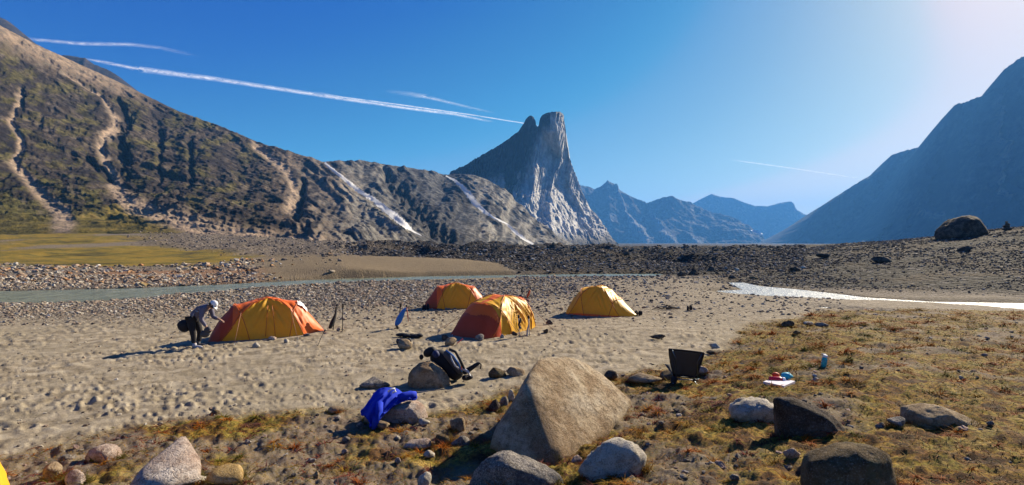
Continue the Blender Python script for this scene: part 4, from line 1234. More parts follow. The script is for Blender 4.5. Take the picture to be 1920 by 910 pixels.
def mat_falls_veil():
    k = NT("white_falling_water")
    a = k.n("ShaderNodeAttribute"); a.attribute_name = "flow"
    s = k.n("ShaderNodeSeparateColor"); k.l(a.outputs["Color"], s.inputs[0])
    cb = k.n("ShaderNodeCombineXYZ"); k.l(s.outputs[0], cb.inputs[0]); k.l(s.outputs[1], cb.inputs[1])
    mp = k.n("ShaderNodeMapping"); mp.inputs["Scale"].default_value = (14, 5, 1); k.l(cb.outputs[0], mp.inputs[0])
    n = k.noise(mp.outputs[0], 1.5, 7, .75, .4)
    edge = k.math('SUBTRACT', 1.0, k.math('ABSOLUTE', k.math('SUBTRACT', k.math('MULTIPLY', s.outputs[1], 2.0), 1.0)))
    al = k.math('ADD', k.math('MULTIPLY', edge, 1.6), k.math('SUBTRACT', k.math('MULTIPLY', n, 2.6), 1.45))
    al = k.ramp(al, [(.10, 0.0), (.42, 1.0)])
    c = (.93, .93, .92, 1)
    k.b.inputs["Base Color"].default_value = c; k.b.inputs["Roughness"].default_value = .8
    tr = k.n("ShaderNodeBsdfTranslucent"); tr.inputs[0].default_value = c
    ms = k.n("ShaderNodeMixShader"); ms.inputs[0].default_value = .5
    k.l(k.b.outputs[0], ms.inputs[1]); k.l(tr.outputs[0], ms.inputs[2])
    tp = k.n("ShaderNodeBsdfTransparent"); m2 = k.n("ShaderNodeMixShader")
    k.l(al, m2.inputs[0]); k.l(tp.outputs[0], m2.inputs[1]); k.l(ms.outputs[0], m2.inputs[2]); k.l(m2.outputs[0], k.out.inputs[0])
    return k.m
M_falls = mat_falls_veil()
def ribbon_on(name, label, cat, grid, line, mat, lift=2.5, across=7, seed=0):
    """a strip lying on the mountain: line = (px, py, half width in photo px)"""
    rows = []
    L = np.array(line, float)
    s = np.concatenate([[0], np.cumsum(np.hypot(np.diff(L[:, 0]), np.diff(L[:, 1])))])
    t = np.linspace(0, s[-1], max(12, int(s[-1]/1.6)))
    px = np.interp(t, s, L[:, 0]); py = np.interp(t, s, L[:, 1]); hw = np.interp(t, s, L[:, 2])
    px = px + .9*fbm2(t*.08, t*0, 3, seed); hw = hw*(1.1 + 1.3*np.abs(fbm2(t*.16, t*0+3, 3, seed+1)))
    dx = np.gradient(px); dy = np.gradient(py); ln = np.hypot(dx, dy)+1e-6
    us, GX, GY, GZ, GP = grid
    nf = GP.shape[1]
    vx = (960 + FPX*GX[:, :nf]/GY[:, :nf]).ravel(); vy = (455 - FPX*(GZ[:, :nf]-CAM_H)/GY[:, :nf]).ravel(); vd = GY[:, :nf].ravel()
    lim = (vx > px.min()-20) & (vx < px.max()+20) & (vy > py.min()-12) & (vy < py.max()+12)
    vx, vy, vd = vx[lim], vy[lim], vd[lim]
    D = np.zeros((len(t), across)); AX = np.zeros_like(D); AY = np.zeros_like(D)
    for i in range(len(t)):
        for j, q in enumerate(np.linspace(-1, 1, across)):
            a = px[i] - dy[i]/ln[i]*hw[i]*q; b_ = py[i] + dx[i]/ln[i]*hw[i]*q
            m = (np.abs(vx-a) < 2.6) & (np.abs(vy-b_) < 2.6)
            D[i, j] = vd[m].min() if m.any() else (D[i-1, j] if i else 1000.0)
            AX[i, j] = a; AY[i, j] = b_
    for _ in range(2):
        B = D.copy(); B[1:-1] = np.minimum(np.minimum(D[:-2], D[2:]), D[1:-1]); D = B
    for _ in range(5):
        B = D.copy(); B[1:-1] = (D[:-2] + 2*D[1:-1] + D[2:])/4; D = B
    D = D.min(axis=1, keepdims=True)*.6 + D*.4 - 3.0
    A = np.stack([(AX-960)/FPX*D, D, CAM_H - (AY-455)/FPX*D], -1)
    o = mesh_np(name, A.reshape(-1, 3), grid_faces(len(t), across), mat)
    add_attr(o, 'flow', np.array([(i/len(t), q/(across-1), 0) for i in range(len(t)) for q in range(across)]))
    return tag(o, label, cat)
ribbon_on("waterfall", "long white waterfall sliding down the brown slope", "waterfall", MG,
          [(609, 305, 2.0), (618, 314, 3), (640, 331, 3.2), (660, 348, 4), (680, 363, 3.5), (700, 374, 4.5), (722, 392, 6.5), (745, 410, 7.5), (762, 424, 5), (775, 434, 2), (790, 442, .8)], M_falls, seed=2)
ribbon_on("waterfall", "second waterfall, under the foot of the granite peak", "waterfall", MG,
          [(836, 330, 1.2), (852, 338, 2.5), (866, 350, 4), (878, 364, 5.5), (892, 382, 5), (908, 397, 4), (925, 408, 2), (950, 420, 1.4), (966, 435, 3.5), (985, 450, 2.6), (1003, 460, 1.6)], M_falls, seed=6)
M_snow = NT("old_snow").done((.8, .82, .86), .6)
sn = []
for i in range(15):
    for q in range(5):
        px = 1408 + 22*i/14; py = 432 + 7*i/14 + (q-2)*1.3*math.sin(math.pi*min(max(i/14, .04), .96))
        sn.append(P(px, py, 4200 + 30*q*0 - 3*q)[:])
o = mesh_np("snow_patch", np.array(sn), grid_faces(15, 5), M_snow); tag(o, "small white snow patch on the blue valley head", "snow patch")

def mat_contrail(name, dens, seed, wisp):
    k = NT(name)
    a = k.n("ShaderNodeAttribute"); a.attribute_name = "trail"
    s = k.n("ShaderNodeSeparateColor"); k.l(a.outputs["Color"], s.inputs[0])
    cb = k.n("ShaderNodeCombineXYZ"); k.l(s.outputs[0], cb.inputs[0]); k.l(s.outputs[1], cb.inputs[1]); cb.inputs[2].default_value = seed
    mp = k.n("ShaderNodeMapping"); mp.inputs["Scale"].default_value = (wisp, 1.4, 1); k.l(cb.outputs[0], mp.inputs[0])
    n = k.noise(mp.outputs[0], 1.6, 6, .7, .6)
    across = k.math('MULTIPLY', k.math('SUBTRACT', 1.0, k.math('ABSOLUTE', k.math('SUBTRACT', k.math('MULTIPLY', s.outputs[1], 2.0), 1.0))), 1.0)
    soft = k.ramp(across, [(0, 0.0), (.35, .35), (1, 1.0)])
    al = k.math('MULTIPLY', k.ramp(n, [(.25, .0), (.68, 1.0)]), soft)
    al = k.math('MULTIPLY', al, s.outputs[2])
    al = k.math('MULTIPLY', al, dens, clamp=True)
    df = k.n("ShaderNodeBsdfDiffuse"); df.inputs[0].default_value = (.9, .9, .9, 1)
    tl = k.n("ShaderNodeBsdfTranslucent"); tl.inputs[0].default_value = (.9, .9, .9, 1)
    m1 = k.n("ShaderNodeMixShader"); m1.inputs[0].default_value = .92; k.l(df.outputs[0], m1.inputs[1]); k.l(tl.outputs[0], m1.inputs[2])
    tp = k.n("ShaderNodeBsdfTransparent"); m2 = k.n("ShaderNodeMixShader")
    k.l(al, m2.inputs[0]); k.l(tp.outputs[0], m2.inputs[1]); k.l(m1.outputs[0], m2.inputs[2])
    k.l(m2.outputs[0], k.out.inputs[0]); k.t.nodes.remove(k.b)
    return k.m
def contrail(label, line, dens, seed, wisp=40, alt=8000.0):
    """line = (px, py, width px, opacity); the trail hangs at one altitude"""
    L = np.array(line, float)
    s = np.concatenate([[0], np.cumsum(np.hypot(np.diff(L[:, 0]), np.diff(L[:, 1])))])
    t = np.linspace(0, s[-1], 90); u = t/s[-1]
    px = np.interp(t, s, L[:, 0]); py = np.interp(t, s, L[:, 1]); w = .8*np.interp(t, s, L[:, 2]); al = np.interp(t, s, L[:, 3])
    V, A = [], []
    for i in range(len(t)):
        Yd = (alt-CAM_H)/((455-py[i])/FPX)
        c = P(px[i], py[i], Yd); hw = w[i]/FPX*Yd/2
        c2 = P(px[min(i+1, len(t)-1)], py[min(i+1, len(t)-1)], (alt-CAM_H)/((455-py[min(i+1, len(t)-1)])/FPX)); c1 = P(px[max(i-1, 0)], py[max(i-1, 0)], (alt-CAM_H)/((455-py[max(i-1, 0)])/FPX))
        tr = (c2-c1).normalized(); view = c.normalized()
        acr = tr.cross(SUN_VEC).normalized()           # broad side to the sun
        vis = max(abs(acr.dot(view.cross(tr).normalized())), .3)
        if acr.z < 0: acr = -acr
        for q in range(7):
            f = q/6
            V.append(tuple(c + acr*((f-.5)*2*hw/vis)))
            A.append((u[i], f, al[i]))
    o = mesh_np("contrail", np.array(V), grid_faces(len(t), 7), mat_contrail("contrail_vapour", dens, seed, wisp))
    add_attr(o, "trail", np.array(A))
    return tag(o, label, "contrail")
contrail("broad bright contrail running down towards the granite peak", [(160, 110, 7, .25), (190, 116, 16, .8), (260, 130, 16, .8), (400, 148, 13, .9), (530, 168, 11, 1), (640, 185, 10, 1), (760, 203, 8, 1), (850, 214, 8, 1), (915, 227, 6, .5), (925, 229, 5, .0)], .8, 3, 26)
contrail("thin sharp contrail ending behind the granite towers", [(590, 172, 4, 0), (640, 182, 4, .8), (760, 198, 4, 1), (880, 215, 3.5, 1), (980, 231, 3.5, 1), (1010, 236, 3, .6)], .9, 7, 20)
contrail("faint contrail over the top of the brown slope", [(40, 70, 7, .4), (70, 75, 9, .8), (150, 82, 10, .8), (250, 84, 10, .7), (300, 90, 10, .45), (360, 103, 12, .1), (380, 108, 12, 0)], .45, 13, 16)
contrail("wispy torn contrail above the bright one", [(720, 170, 10, 0), (770, 177, 14, .35), (795, 181, 12, .8), (840, 192, 9, .7), (890, 204, 7, .45), (930, 213, 6, 0)], .6, 17, 16)
contrail("short contrail over the blue mountains on the right", [(1365, 299, 3, 0), (1400, 304, 4, .9), (1480, 315, 3.6, 1), (1560, 327, 3.4, 1), (1612, 335, 3, .8)], .75, 23, 24)
# ================================================================== CAMP THINGS
def mat_plain(name, col, rough=.7, spec=.3, noise_amt=.25, scale=8, bump=0.0, metal=0.0, transl=0.0, objc="Object"):
    k = NT(name)
    v = k.coord(kind=objc)
    n = k.noise(v, scale, 4, .6)
    c = k.mix(k.ramp(n, [(.35, 0.0), (.65, noise_amt)]), col, tuple(x*.6 for x in col))
    k.b.inputs["Specular IOR Level"].default_value = spec
    k.b.inputs["Metallic"].default_value = metal
    m = k.done(c, rough, k.bump(n, bump, .6) if bump else None)
    if transl:
        tr = k.n("ShaderNodeBsdfTranslucent"); k.l(c, tr.inputs["Color"])
        ms = k.n("ShaderNodeMixShader"); ms.inputs[0].default_value = transl
        k.l(k.b.outputs[0], ms.inputs[1]); k.l(tr.outputs[0], ms.inputs[2]); k.l(ms.outputs[0], k.out.inputs[0])
    return m
MT_yel = mat_plain("yellow_nylon", (.82, .43, .015), .5, .4, .12, 5, .004, transl=.28)
MT_org = mat_plain("orange_nylon", (.78, .15, .012), .5, .4, .12, 5, .004, transl=.2)
MT_org_shade = mat_plain("shaded_orange_nylon", (.44, .05, .010), .55, .3, .12, 5, .004, transl=.02)  # orange cloth with the shade of the tent ends in its colour
MT_pole = mat_plain("tent_pole_seam", (.45, .11, .02), .5)
MT_black = mat_plain("black_fabric", (.014, .014, .018), .75, .25, .3, 12, .004)
MT_navy = mat_plain("navy_fabric", (.012, .022, .085), .7, .3, .3, 12, .004)
MT_dgrey = mat_plain("dark_grey_fabric", (.05, .05, .06), .7, .3, .3, 12, .004)
MT_lgrey = mat_plain("light_grey_trim", (.36, .36, .40), .6, .3, .3, 14)
MT_blue = mat_plain("royal_blue_fleece", (.008, .032, .42), .85, .15, .3, 14, .004)
MT_bluel = mat_plain("bright_blue_fabric", (.02, .16, .50), .6, .3, .3, 14)
MT_white = mat_plain("white_cloth", (.75, .75, .76), .7)
MT_pink = mat_plain("pink_webbing", (.75, .12, .16), .6)
MT_alu = mat_plain("dark_aluminium", (.10, .13, .16), .35, .5, .1, 10, 0, .8)
MT_redpl = mat_plain("red_pole_paint", (.45, .04, .03), .4)
MT_skin = mat_plain("skin", (.34, .19, .13), .6)
MT_jack = mat_plain("lilac_grey_jacket", (.115, .105, .15), .75, .3, .3, 9, .01)
MT_trou = mat_plain("black_trousers", (.018, .017, .02), .8, .2, .2, 9, .01)
MT_cord = mat_plain("guy_cord", (.35, .16, .10), .7)

def tube(pts, r, seg=8, cap=True):
    """verts, faces of a tube through pts (radius may be a list)"""
    pts = [Vector(p) for p in pts]; n = len(pts)
    rs = r if hasattr(r, '__len__') else [r]*n
    V, F = [], []
    for i, p in enumerate(pts):
        t = (pts[min(i+1, n-1)] - pts[max(i-1, 0)]).normalized()
        up = Vector((0, 0, 1)) if abs(t.z) < .9 else Vector((1, 0, 0))
        a = t.cross(up).normalized(); b = t.cross(a).normalized()
        for k in range(seg):
            th_ = 2*math.pi*k/seg
            V.append(p + (a*math.cos(th_) + b*math.sin(th_))*rs[i])
    for i in range(n-1):
        for k in range(seg):
            F.append((i*seg+k, i*seg+(k+1) % seg, (i+1)*seg+(k+1) % seg, (i+1)*seg+k))
    if cap:
        c0, c1 = len(V), len(V)+1
        V.append(pts[0]); V.append(pts[-1])
        for k in range(seg):
            F.append((c0, (k+1) % seg, k, k)); F.append((c1, (n-1)*seg+k, (n-1)*seg+(k+1) % seg, (n-1)*seg+k))
    return V, F
class MB:
    def __init__(self): self.v = []; self.f = []
    def add(self, VF):
        V, F = VF; o = len(self.v)
        self.v += [tuple(x) for x in V]; self.f += [tuple(dict.fromkeys(i+o for i in f)) for f in F]
        return self
    def tube(self, pts, r, seg=8): return self.add(tube(pts, r, seg))
    def box(self, c, s, R=None):
        V = []
        for x in (-1, 1):
            for y in (-1, 1):
                for z in (-1, 1):
                    p = Vector((x*s[0]/2, y*s[1]/2, z*s[2]/2))
                    if R is not None: p = R @ p
                    V.append(Vector(c)+p)
        return self.add((V, [(0, 1, 3, 2), (4, 6, 7, 5), (0, 4, 5, 1), (2, 3, 7, 6), (0, 2, 6, 4), (1, 5, 7, 3)]))
    def blob(self, c, s, seed=0, amp=.15, sub=3, R=None, f=1.5):
        v, fc = ICO[sub]
        n = fbm3(v[:, 0]*f+seed, v[:, 1]*f, v[:, 2]*f, 3)
        p = v*(1+amp*n)[:, None]*np.array(s)
        V = [Vector(c) + ((R @ Vector(q)) if R is not None else Vector(q)) for q in p]
        return self.add((V, [tuple(q) for q in fc]))
    def build(self, name, mat, parent=None, smooth=True, sub=0, bevel=0.0, solid=0.0):
        me = bpy.data.meshes.new(name); me.from_pydata(self.v, [], self.f); me.update()
        if smooth: me.polygons.foreach_set("use_smooth", [True]*len(me.polygons))
        me.materials.append(mat)
        o = bpy.data.objects.new(name, me); link(o, parent)
        bm = bmesh.new(); bm.from_mesh(me); bmesh.ops.recalc_face_normals(bm, faces=bm.faces); bm.to_mesh(me); bm.free()
        if smooth: me.polygons.foreach_set("use_smooth", [True]*len(me.polygons))
        if bevel:
            m = o.modifiers.new("bevel", 'BEVEL'); m.width = bevel; m.segments = 3
        if solid:
            m = o.modifiers.new("solid", 'SOLIDIFY'); m.thickness = solid; m.offset = 0
        if sub:
            m = o.modifiers.new("sub", 'SUBSURF'); m.levels = sub; m.render_levels = sub
        return o

# ------------------------------------------------------------------ tents
def tent_surface(u, v, prof):
    """u along (-1 blunt end .. 1 pointed end), v in degrees round the arch"""
    hz = np.interp(u, prof['u'], prof['h']); wy = np.interp(u, prof['u'], prof['w'])
    a = np.radians(v); c = np.cos(a); s = np.sin(a)
    e = prof.get('e', .8)
    y = np.sign(c)*np.abs(c)**e*wy; z = np.abs(s)**prof.get('ez', .92)*hz
    return y, z
POLES = [[(-.80, 0), (-.60, 24), (-.46, 45), (-.25, 66), (-.04, 79), (.18, 68), (.34, 50), (.48, 24), (.60, 0)],
         [(-.32, 0), (-.40, 24), (-.47, 45), (-.55, 70), (-.60, 90)], [(.34, 0), (.40, 24), (.43, 48), (.50, 70), (.55, 90)]]
def make_tent(label, A, B, prof, halfw=1.0, zone_fn=None, seed=0, mats=None, base_z=None, vent=True, nu=110, nv=90, stones=False):
    """A = blunt end, B = pointed end (world spots on the ground)"""
    A = Vector(A); B = Vector(B); ax = (B-A); L = ax.length; ax.normalize()
    mid = (A+B)/2; rz = math.atan2(ax.y, ax.x)
    root = empty("tent", mid, rz)
    tag(root, label, "tent", "tents of the camp")
    U = np.linspace(-1, 1, nu); Vd = np.linspace(0, 180, nv)
    UU, VV = np.meshgrid(U, Vd, indexing='ij')
    y, z = tent_surface(UU, VV, prof)
    y = y*halfw
    Vf = np.where(VV > 90, 180-VV, VV)
    # cloth sags between the poles
    d = np.full(UU.shape, 1e9)
    for pl in POLES:
        d = np.minimum(d, seg_dist(UU*100, Vf*.9, [(a*100, b*.9) for a, b in pl]))
    sag = 1 - prof.get('sag', .055)*(1-np.exp(-(d/9.0)**2))*sstep(0, 12, Vf + 4)
    fold = .014*fbm2(UU*9+seed, VV*.035, 4, seed) + .05*fbm2(UU*17+Vf*.09*np.sign(UU), Vf*.012+seed, 3, seed+3)*np.exp(-(UU/.6)**2)*sstep(5, 25, Vf)*prof.get('fold', 1.0)
    y = y*(sag + fold*2); z = z*(sag + fold)
    x = UU*L/2
    # straight lower hem
    Xw = x
    zone = zone_fn(UU, VV, Vf)
    Pn = np.stack([Xw, y, z], -1)
    idx = np.arange(nu*nv).reshape(nu, nv)
    mats = mats or {0: ("yellow_panel", MT_yel), 1: ("orange_panel", MT_org), 2: ("end_panel", MT_org_shade)}
    fz = np.round((zone[:-1, :-1] + zone[1:, 1:])/2 - .01).astype(int)
    fz = zone[:-1, :-1].astype(int)
    # drape the hem on the ground
    c_, s_ = math.cos(rz), math.sin(rz)
    wx = mid.x + Pn[..., 0]*c_ - Pn[..., 1]*s_; wy = mid.y + Pn[..., 0]*s_ + Pn[..., 1]*c_
    gzv_ = height(wx.ravel(), wy.ravel(), fine=False)[0].reshape(wx.shape) - mid.z
    Pn[..., 2] += gzv_*np.clip(1-Pn[..., 2]/.5, 0, 1) - .015
    for zid, (nm, mt) in mats.items():
        m = fz == zid
        if not m.any(): continue
        i, j = np.nonzero(m)
        fc = np.stack([idx[i, j], idx[i+1, j], idx[i+1, j+1], idx[i, j+1]], 1)
        used = np.unique(fc); rm = np.full(nu*nv, -1); rm[used] = np.arange(len(used))
        o = mesh_np(nm, Pn.reshape(-1, 3)[used], rm[fc], mt, parent=root)
    # pole sleeves
    for pl in POLES:
        for side in (0, 1):
            q = [pl[0]] + [((a[0]*(1-t)+b[0]*t), (a[1]*(1-t)+b[1]*t)) for a, b in zip(pl[:-1], pl[1:]) for t in np.linspace(.1, 1, 8)]
            uu = np.array([k[0] for k in q]); vv = np.array([k[1] for k in q])
            yy, zz = tent_surface(uu, vv, prof); yy = yy*halfw*(1 if side == 0 else -1)
            mb = MB(); mb.tube([(uu[i]*L/2, yy[i]*1.004, zz[i]*1.004 + .003) for i in range(len(q))], .011, 6)
            mb.build("pole_sleeve", MT_pole, root)
    return root, L, rz, mid
def frame_pts(root, L, prof, halfw, u, v, out=1.0):
    yy, zz = tent_surface(np.array([u]), np.array([v]), prof)
    return Vector((u*L/2, float(yy[0])*halfw*out, float(zz[0])*out))
def guy(root, a, b):
    m = MB(); m.tube([a, b], .006, 5); return m.build("guy_line", MT_cord, root)

PROF = dict(u=[-1, -.93, -.8, -.62, -.4, -.1, .15, .4, .58, .8, 1.0], h=[.0, .28, .66, .98, 1.13, 1.20, 1.19, 1.12, .99, .50, .02], w=[.50, .62, .74, .84, .92, .96, .96, .92, .82, .46, .05])
POLE_EDGE = [(-.80, 0), (-.60, 24), (-.46, 45), (-.25, 66), (-.04, 79), (.18, 68), (.34, 50), (.48, 24), (.60, 0)]
def zone_std(u, v, vf):
    edge = np.interp(u, [p[0] for p in POLE_EDGE], [p[1] for p in POLE_EDGE], left=-1, right=-1)
    z = np.where(vf < edge, 0, 1)
    z = np.where((u < -.60) & (z == 1), 2, z)
    return z
def ground_at(px, py): return on_ground(px, py)

# the long tent on the left
A1, B1 = ground_at(380, 641), ground_at(604, 621)
off = Vector((.0, .28, 0))
t1, L1, r1, m1 = make_tent("long orange and yellow tent with a person bending over its end", A1+off*1.0, B1+off*.6, dict(PROF, h=[x*.97 for x in PROF['h']]), halfw=.82, zone_fn=zone_std, seed=3)
# white sheet lying on its right shoulder
p = frame_pts(t1, L1, PROF, .82, .60, 300/4+12)
cb_ = MB()
for i in range(9):
    for j in range(4):
        q = frame_pts(t1, L1, dict(PROF, h=[x*.97 for x in PROF['h']]), .82, .50+.022*i, 62+j*7, 1.02)
        cb_.v.append((q.x, -q.y, q.z + .012*math.sin(i*2.2+j)))
for i in range(8):
    for j in range(3): cb_.f.append((i*4+j, (i+1)*4+j, (i+1)*4+j+1, i*4+j+1))
o = cb_.build("drying_cloth", MT_white); o.matrix_world = t1.matrix_world
o.location = m1; o.rotation_euler = (0, 0, r1)
tag(o, "small white patterned cloth drying on the shoulder of the long tent", "cloth")

# the middle tent, its end towards the camera
A2, B2 = ground_at(868, 633), ground_at(995, 608)
t2, L2, r2, m2 = make_tent("middle tent with its shaded orange end towards the camera", A2+Vector((.05, .0, 0)), B2+Vector((0, .3, 0)), dict(PROF, h=[x*.96 for x in PROF['h']], w=[.70, .74, .80, .88, .92, .94, .92, .86, .74, .40, .05]), halfw=.92,
    zone_fn=lambda u, v, vf: np.where((u < -.56 - .24*vf/90) & ~((np.abs(u+.63) < .035) & (np.abs(vf-66) < 6) & (v < 90)), 2, np.where((u > -.56) & (vf < np.interp(u, [-.56, -.44, -.1, .1, .3, .5, .74, .9], [88, 86, 80, 74, 66, 56, 30, -1])), 0, 1)), seed=7)
g1 = m2 + Vector((-2.1, -.15, 0))
# the tent behind it, pointing left
A3, B3 = ground_at(912, 577), ground_at(789, 580)
t3, L3, r3, m3 = make_tent("farthest of the orange and yellow tents, half hidden behind the middle one", A3+Vector((0, .5, 0)), B3+Vector((0, .4, 0)), dict(PROF, h=[x*.93 for x in PROF['h']]), halfw=.85, seed=11,
    zone_fn=lambda u, v, vf: np.where(u > .56, 2, np.where(vf < np.interp(u, [p_[0] for p_ in POLE_EDGE], [p_[1]*1.1 for p_ in POLE_EDGE], left=-1, right=-1), 0, 1)))
# the yellow tent standing apart
A4, B4 = ground_at(1072, 589), ground_at(1197, 594)
def zone4(u, v, vf):
    lo = np.interp(vf, [0, 55], [-.60, -.22]); hi = np.interp(vf, [0, 55], [.34, .02])
    door = (u > lo) & (u < hi) & (vf < 56) & (v < 90)  # door area, its shade put into the cloth colour
    vent = (np.abs(u + .03) < .09) & (np.abs(vf-46) < 6) & (v < 90)
    return np.where(vent, 1, np.where(door, 3, np.where(vf < 5, 1, 0)))
PR4 = dict(u=[-1, -.92, -.75, -.5, -.3, -.05, .2, .5, .8, 1.0], h=[.0, .35, .80, 1.10, 1.18, 1.15, 1.0, .66, .28, .02], w=[.62, .82, .98, 1.05, 1.08, 1.08, 1.0, .72, .38, .05], sag=.07, fold=.8)
t4, L4, r4, m4 = make_tent("all yellow tent standing apart on the right with its door in shade", A4+Vector((0, .75, 0)), B4+Vector((0, .15, 0)), PR4, halfw=.95, zone_fn=zone4, seed=15,
    mats={0: ("yellow_panel", MT_yel), 1: ("orange_panel", MT_org), 3: ("door_panel", mat_plain("shaded_door_nylon", (.60, .24, .015), .6, transl=.06))})
# corner tent, only its edge shows
gA = Vector((-7.9, 5.3, gz(-7.9, 5.3)-.1)); gB = Vector((-4.42, 4.55, gz(-4.42, 4.55)-.12))
t5, L5, r5, m5 = make_tent("yellow tent with an orange edge, cut off by the lower left corner", gA, gB, dict(PROF, u=[-1, -.93, -.8, -.62, -.4, -.1, .15, .4, .58, .8, 1.0], h=[.0, .28, .66, .98, 1.13, 1.20, 1.19, 1.15, 1.06, .72, .06]), halfw=.8, seed=19,
    zone_fn=lambda u, v, vf: np.where(vf > 80, 1, 0))

def side_lines(root, L, rz, mid, prof, hw, spots):
    """guy lines with pegs, and the door zip"""
    c_, s_ = math.cos(rz), math.sin(rz)
    for (u, v, out, sd) in spots:
        a = frame_pts(root, L, prof, hw, u, v); a.y *= sd
        gx_, gy_ = a.x + .15*np.sign(u), (abs(a.y) + out)*sd
        wx_, wy_ = mid.x + gx_*c_ - gy_*s_, mid.y + gx_*s_ + gy_*c_
        b = Vector((gx_, gy_, gz(wx_, wy_) - mid.z + .01))
        guy(root, a, b)
        mb = MB(); mb.tube([b + Vector((0, .03*sd, -.04)), b + Vector((0, -.01*sd, .05))], .008, 6); mb.build("tent_peg", MT_alu, root)
    for (u0, u1) in ((-.06, -.02), (.10, .05)):
        pts = []
        for q in np.linspace(0, 1, 8):
            w = frame_pts(root, L, prof, hw, u0 + (u1-u0)*q, 3 + 50*q, .985); w.y *= -1; pts.append(w)
        mb = MB(); mb.tube(pts, .008, 5); mb.build("door_zip", MT_pole, root)
_sp4 = [(-.46, 45, .9, -1), (.36, 48, .9, -1), (-.46, 45, .9, 1), (.36, 48, .9, 1)]
side_lines(t1, L1, r1, m1, PROF, .82, _sp4)
side_lines(t2, L2, r2, m2, PROF, .90, _sp4)
side_lines(t3, L3, r3, m3, PROF, .82, _sp4[:2])
# guy lines
def guy_world(root, m, rz, a_local, wpt):
    R = Matrix.Rotation(-rz, 3, 'Z'); b = R @ (Vector(wpt)-m)
    guy(root, a_local, b)
guy_world(t2, m2, r2, frame_pts(t2, L2, PROF, .9, -.62, 105), on_ground(822, 617))
guy_world(t3, m3, r3, frame_pts(t3, L3, PROF, .85, .9, 90), on_ground(778, 578))
guy_world(t1, m1, r1, frame_pts(t1, L1, PROF, .82, .97, 90), on_ground(612, 626))

# ------------------------------------------------------------------ skinned figures
def skin_mesh(name, verts, edges, radii, mat, parent=None, sub=2, root=0):
    me = bpy.data.meshes.new(name); me.from_pydata(verts, edges, []); me.update()
    o = bpy.data.objects.new(name, me); link(o, parent)
    m = o.modifiers.new("skin", 'SKIN'); m.use_smooth_shade = True
    sv = me.skin_vertices[0].data
    for i, r in enumerate(radii):
        sv[i].radius = (r, r) if not hasattr(r, '__len__') else r
        sv[i].use_root = (i == root)
    s = o.modifiers.new("sub", 'SUBSURF'); s.levels = sub; s.render_levels = sub
    me.materials.append(mat)
    return o
def bake(o):
    dg = bpy.context.evaluated_depsgraph_get(); dg.update()
    me = bpy.data.meshes.new_from_object(o.evaluated_get(dg))
    mats = [m for m in o.data.materials]
    o.modifiers.clear(); o.data = me
    if not me.materials:
        for m in mats: me.materials.append(m)
    me.polygons.foreach_set("use_smooth", [True]*len(me.polygons))
    return o

gp = on_ground(371, 652)
person = empty("person", gp)
tag(person, "person in a lilac grey jacket and white cap bending over the tent's left end", "person")
# local: x to the right, y away, z up
J = dict(pel=(-.14, 0, .80), sp1=(-.06, 0, .91), sp2=(.07, 0, 1.03), ch=(.19, 0, 1.11), nk=(.31, 0, 1.155), hd=(.37, 0, 1.17),
         sl=(.23, .17, 1.09), sr=(.22, -.17, 1.07), el=(.30, .20, .82), er=(.21, -.21, .80), wl=(.50, .14, .76), wr=(.35, -.18, .58),
         hl=(-.13, .10, .78), hr=(-.13, -.10, .78), kl=(-.01, .12, .44), kr=(-.06, -.12, .43), al=(-.06, .12, .08), ar=(-.02, -.12, .08), tl=(.09, .13, .03), tr=(.13, -.13, .03))
V = [J['pel'], J['sp1'], J['sp2'], J['ch'], J['nk'], J['sl'], J['sr'], J['el'], J['er'], J['wl'], J['wr'], J['hl'], J['hr'], J['kl'], J['kr'], J['al'], J['ar'], J['tl'], J['tr']]
E = [(0, 1), (1, 2), (2, 3), (3, 4), (3, 5), (3, 6), (5, 7), (6, 8), (7, 9), (8, 10), (0, 11), (0, 12), (11, 13), (12, 14), (13, 15), (14, 16), (15, 17), (16, 18)]
R = [.105, .10, .11, .11, .055, .06, .06, .042, .042, .028, .028, .085, .085, .055, .055, .038, .038, .035, .035]
# hands with fingers join the same skin
def add_hand(V, E, R, wi, d, side):
    w = Vector(V[wi]); d = Vector(d).normalized(); s = Vector((0, side, 0)); n = d.cross(s).normalized()
    pi = len(V); V.append(tuple(w+d*.05)); R.append(.026); E.append((wi, pi))
    for k, (ln, of) in enumerate([(.075, -.030), (.085, -.010), (.08, .010), (.062, .030)]):
        a = len(V); V.append(tuple(w+d*.09+s*of)); R.append(.0095); E.append((pi, a))
        V.append(tuple(w+d*(.09+ln*.55)+s*of*1.1-n*.006)); R.append(.0085); E.append((a, a+1))
        V.append(tuple(w+d*(.09+ln*.9)+s*of*1.1-n*.028)); R.append(.007); E.append((a+1, a+2))
    a = len(V); V.append(tuple(w+d*.045-s*.035-n*.01)); R.append(.011); E.append((pi, a))
    V.append(tuple(w+d*.085-s*.055-n*.03)); R.append(.009); E.append((a, a+1))
add_hand(V, E, R, 9, (.9, -.1, -.35), 1); add_hand(V, E, R, 10, (.75, .1, -.6), -1)
body = bake(skin_mesh("body", V, E, R, MT_skin, person))
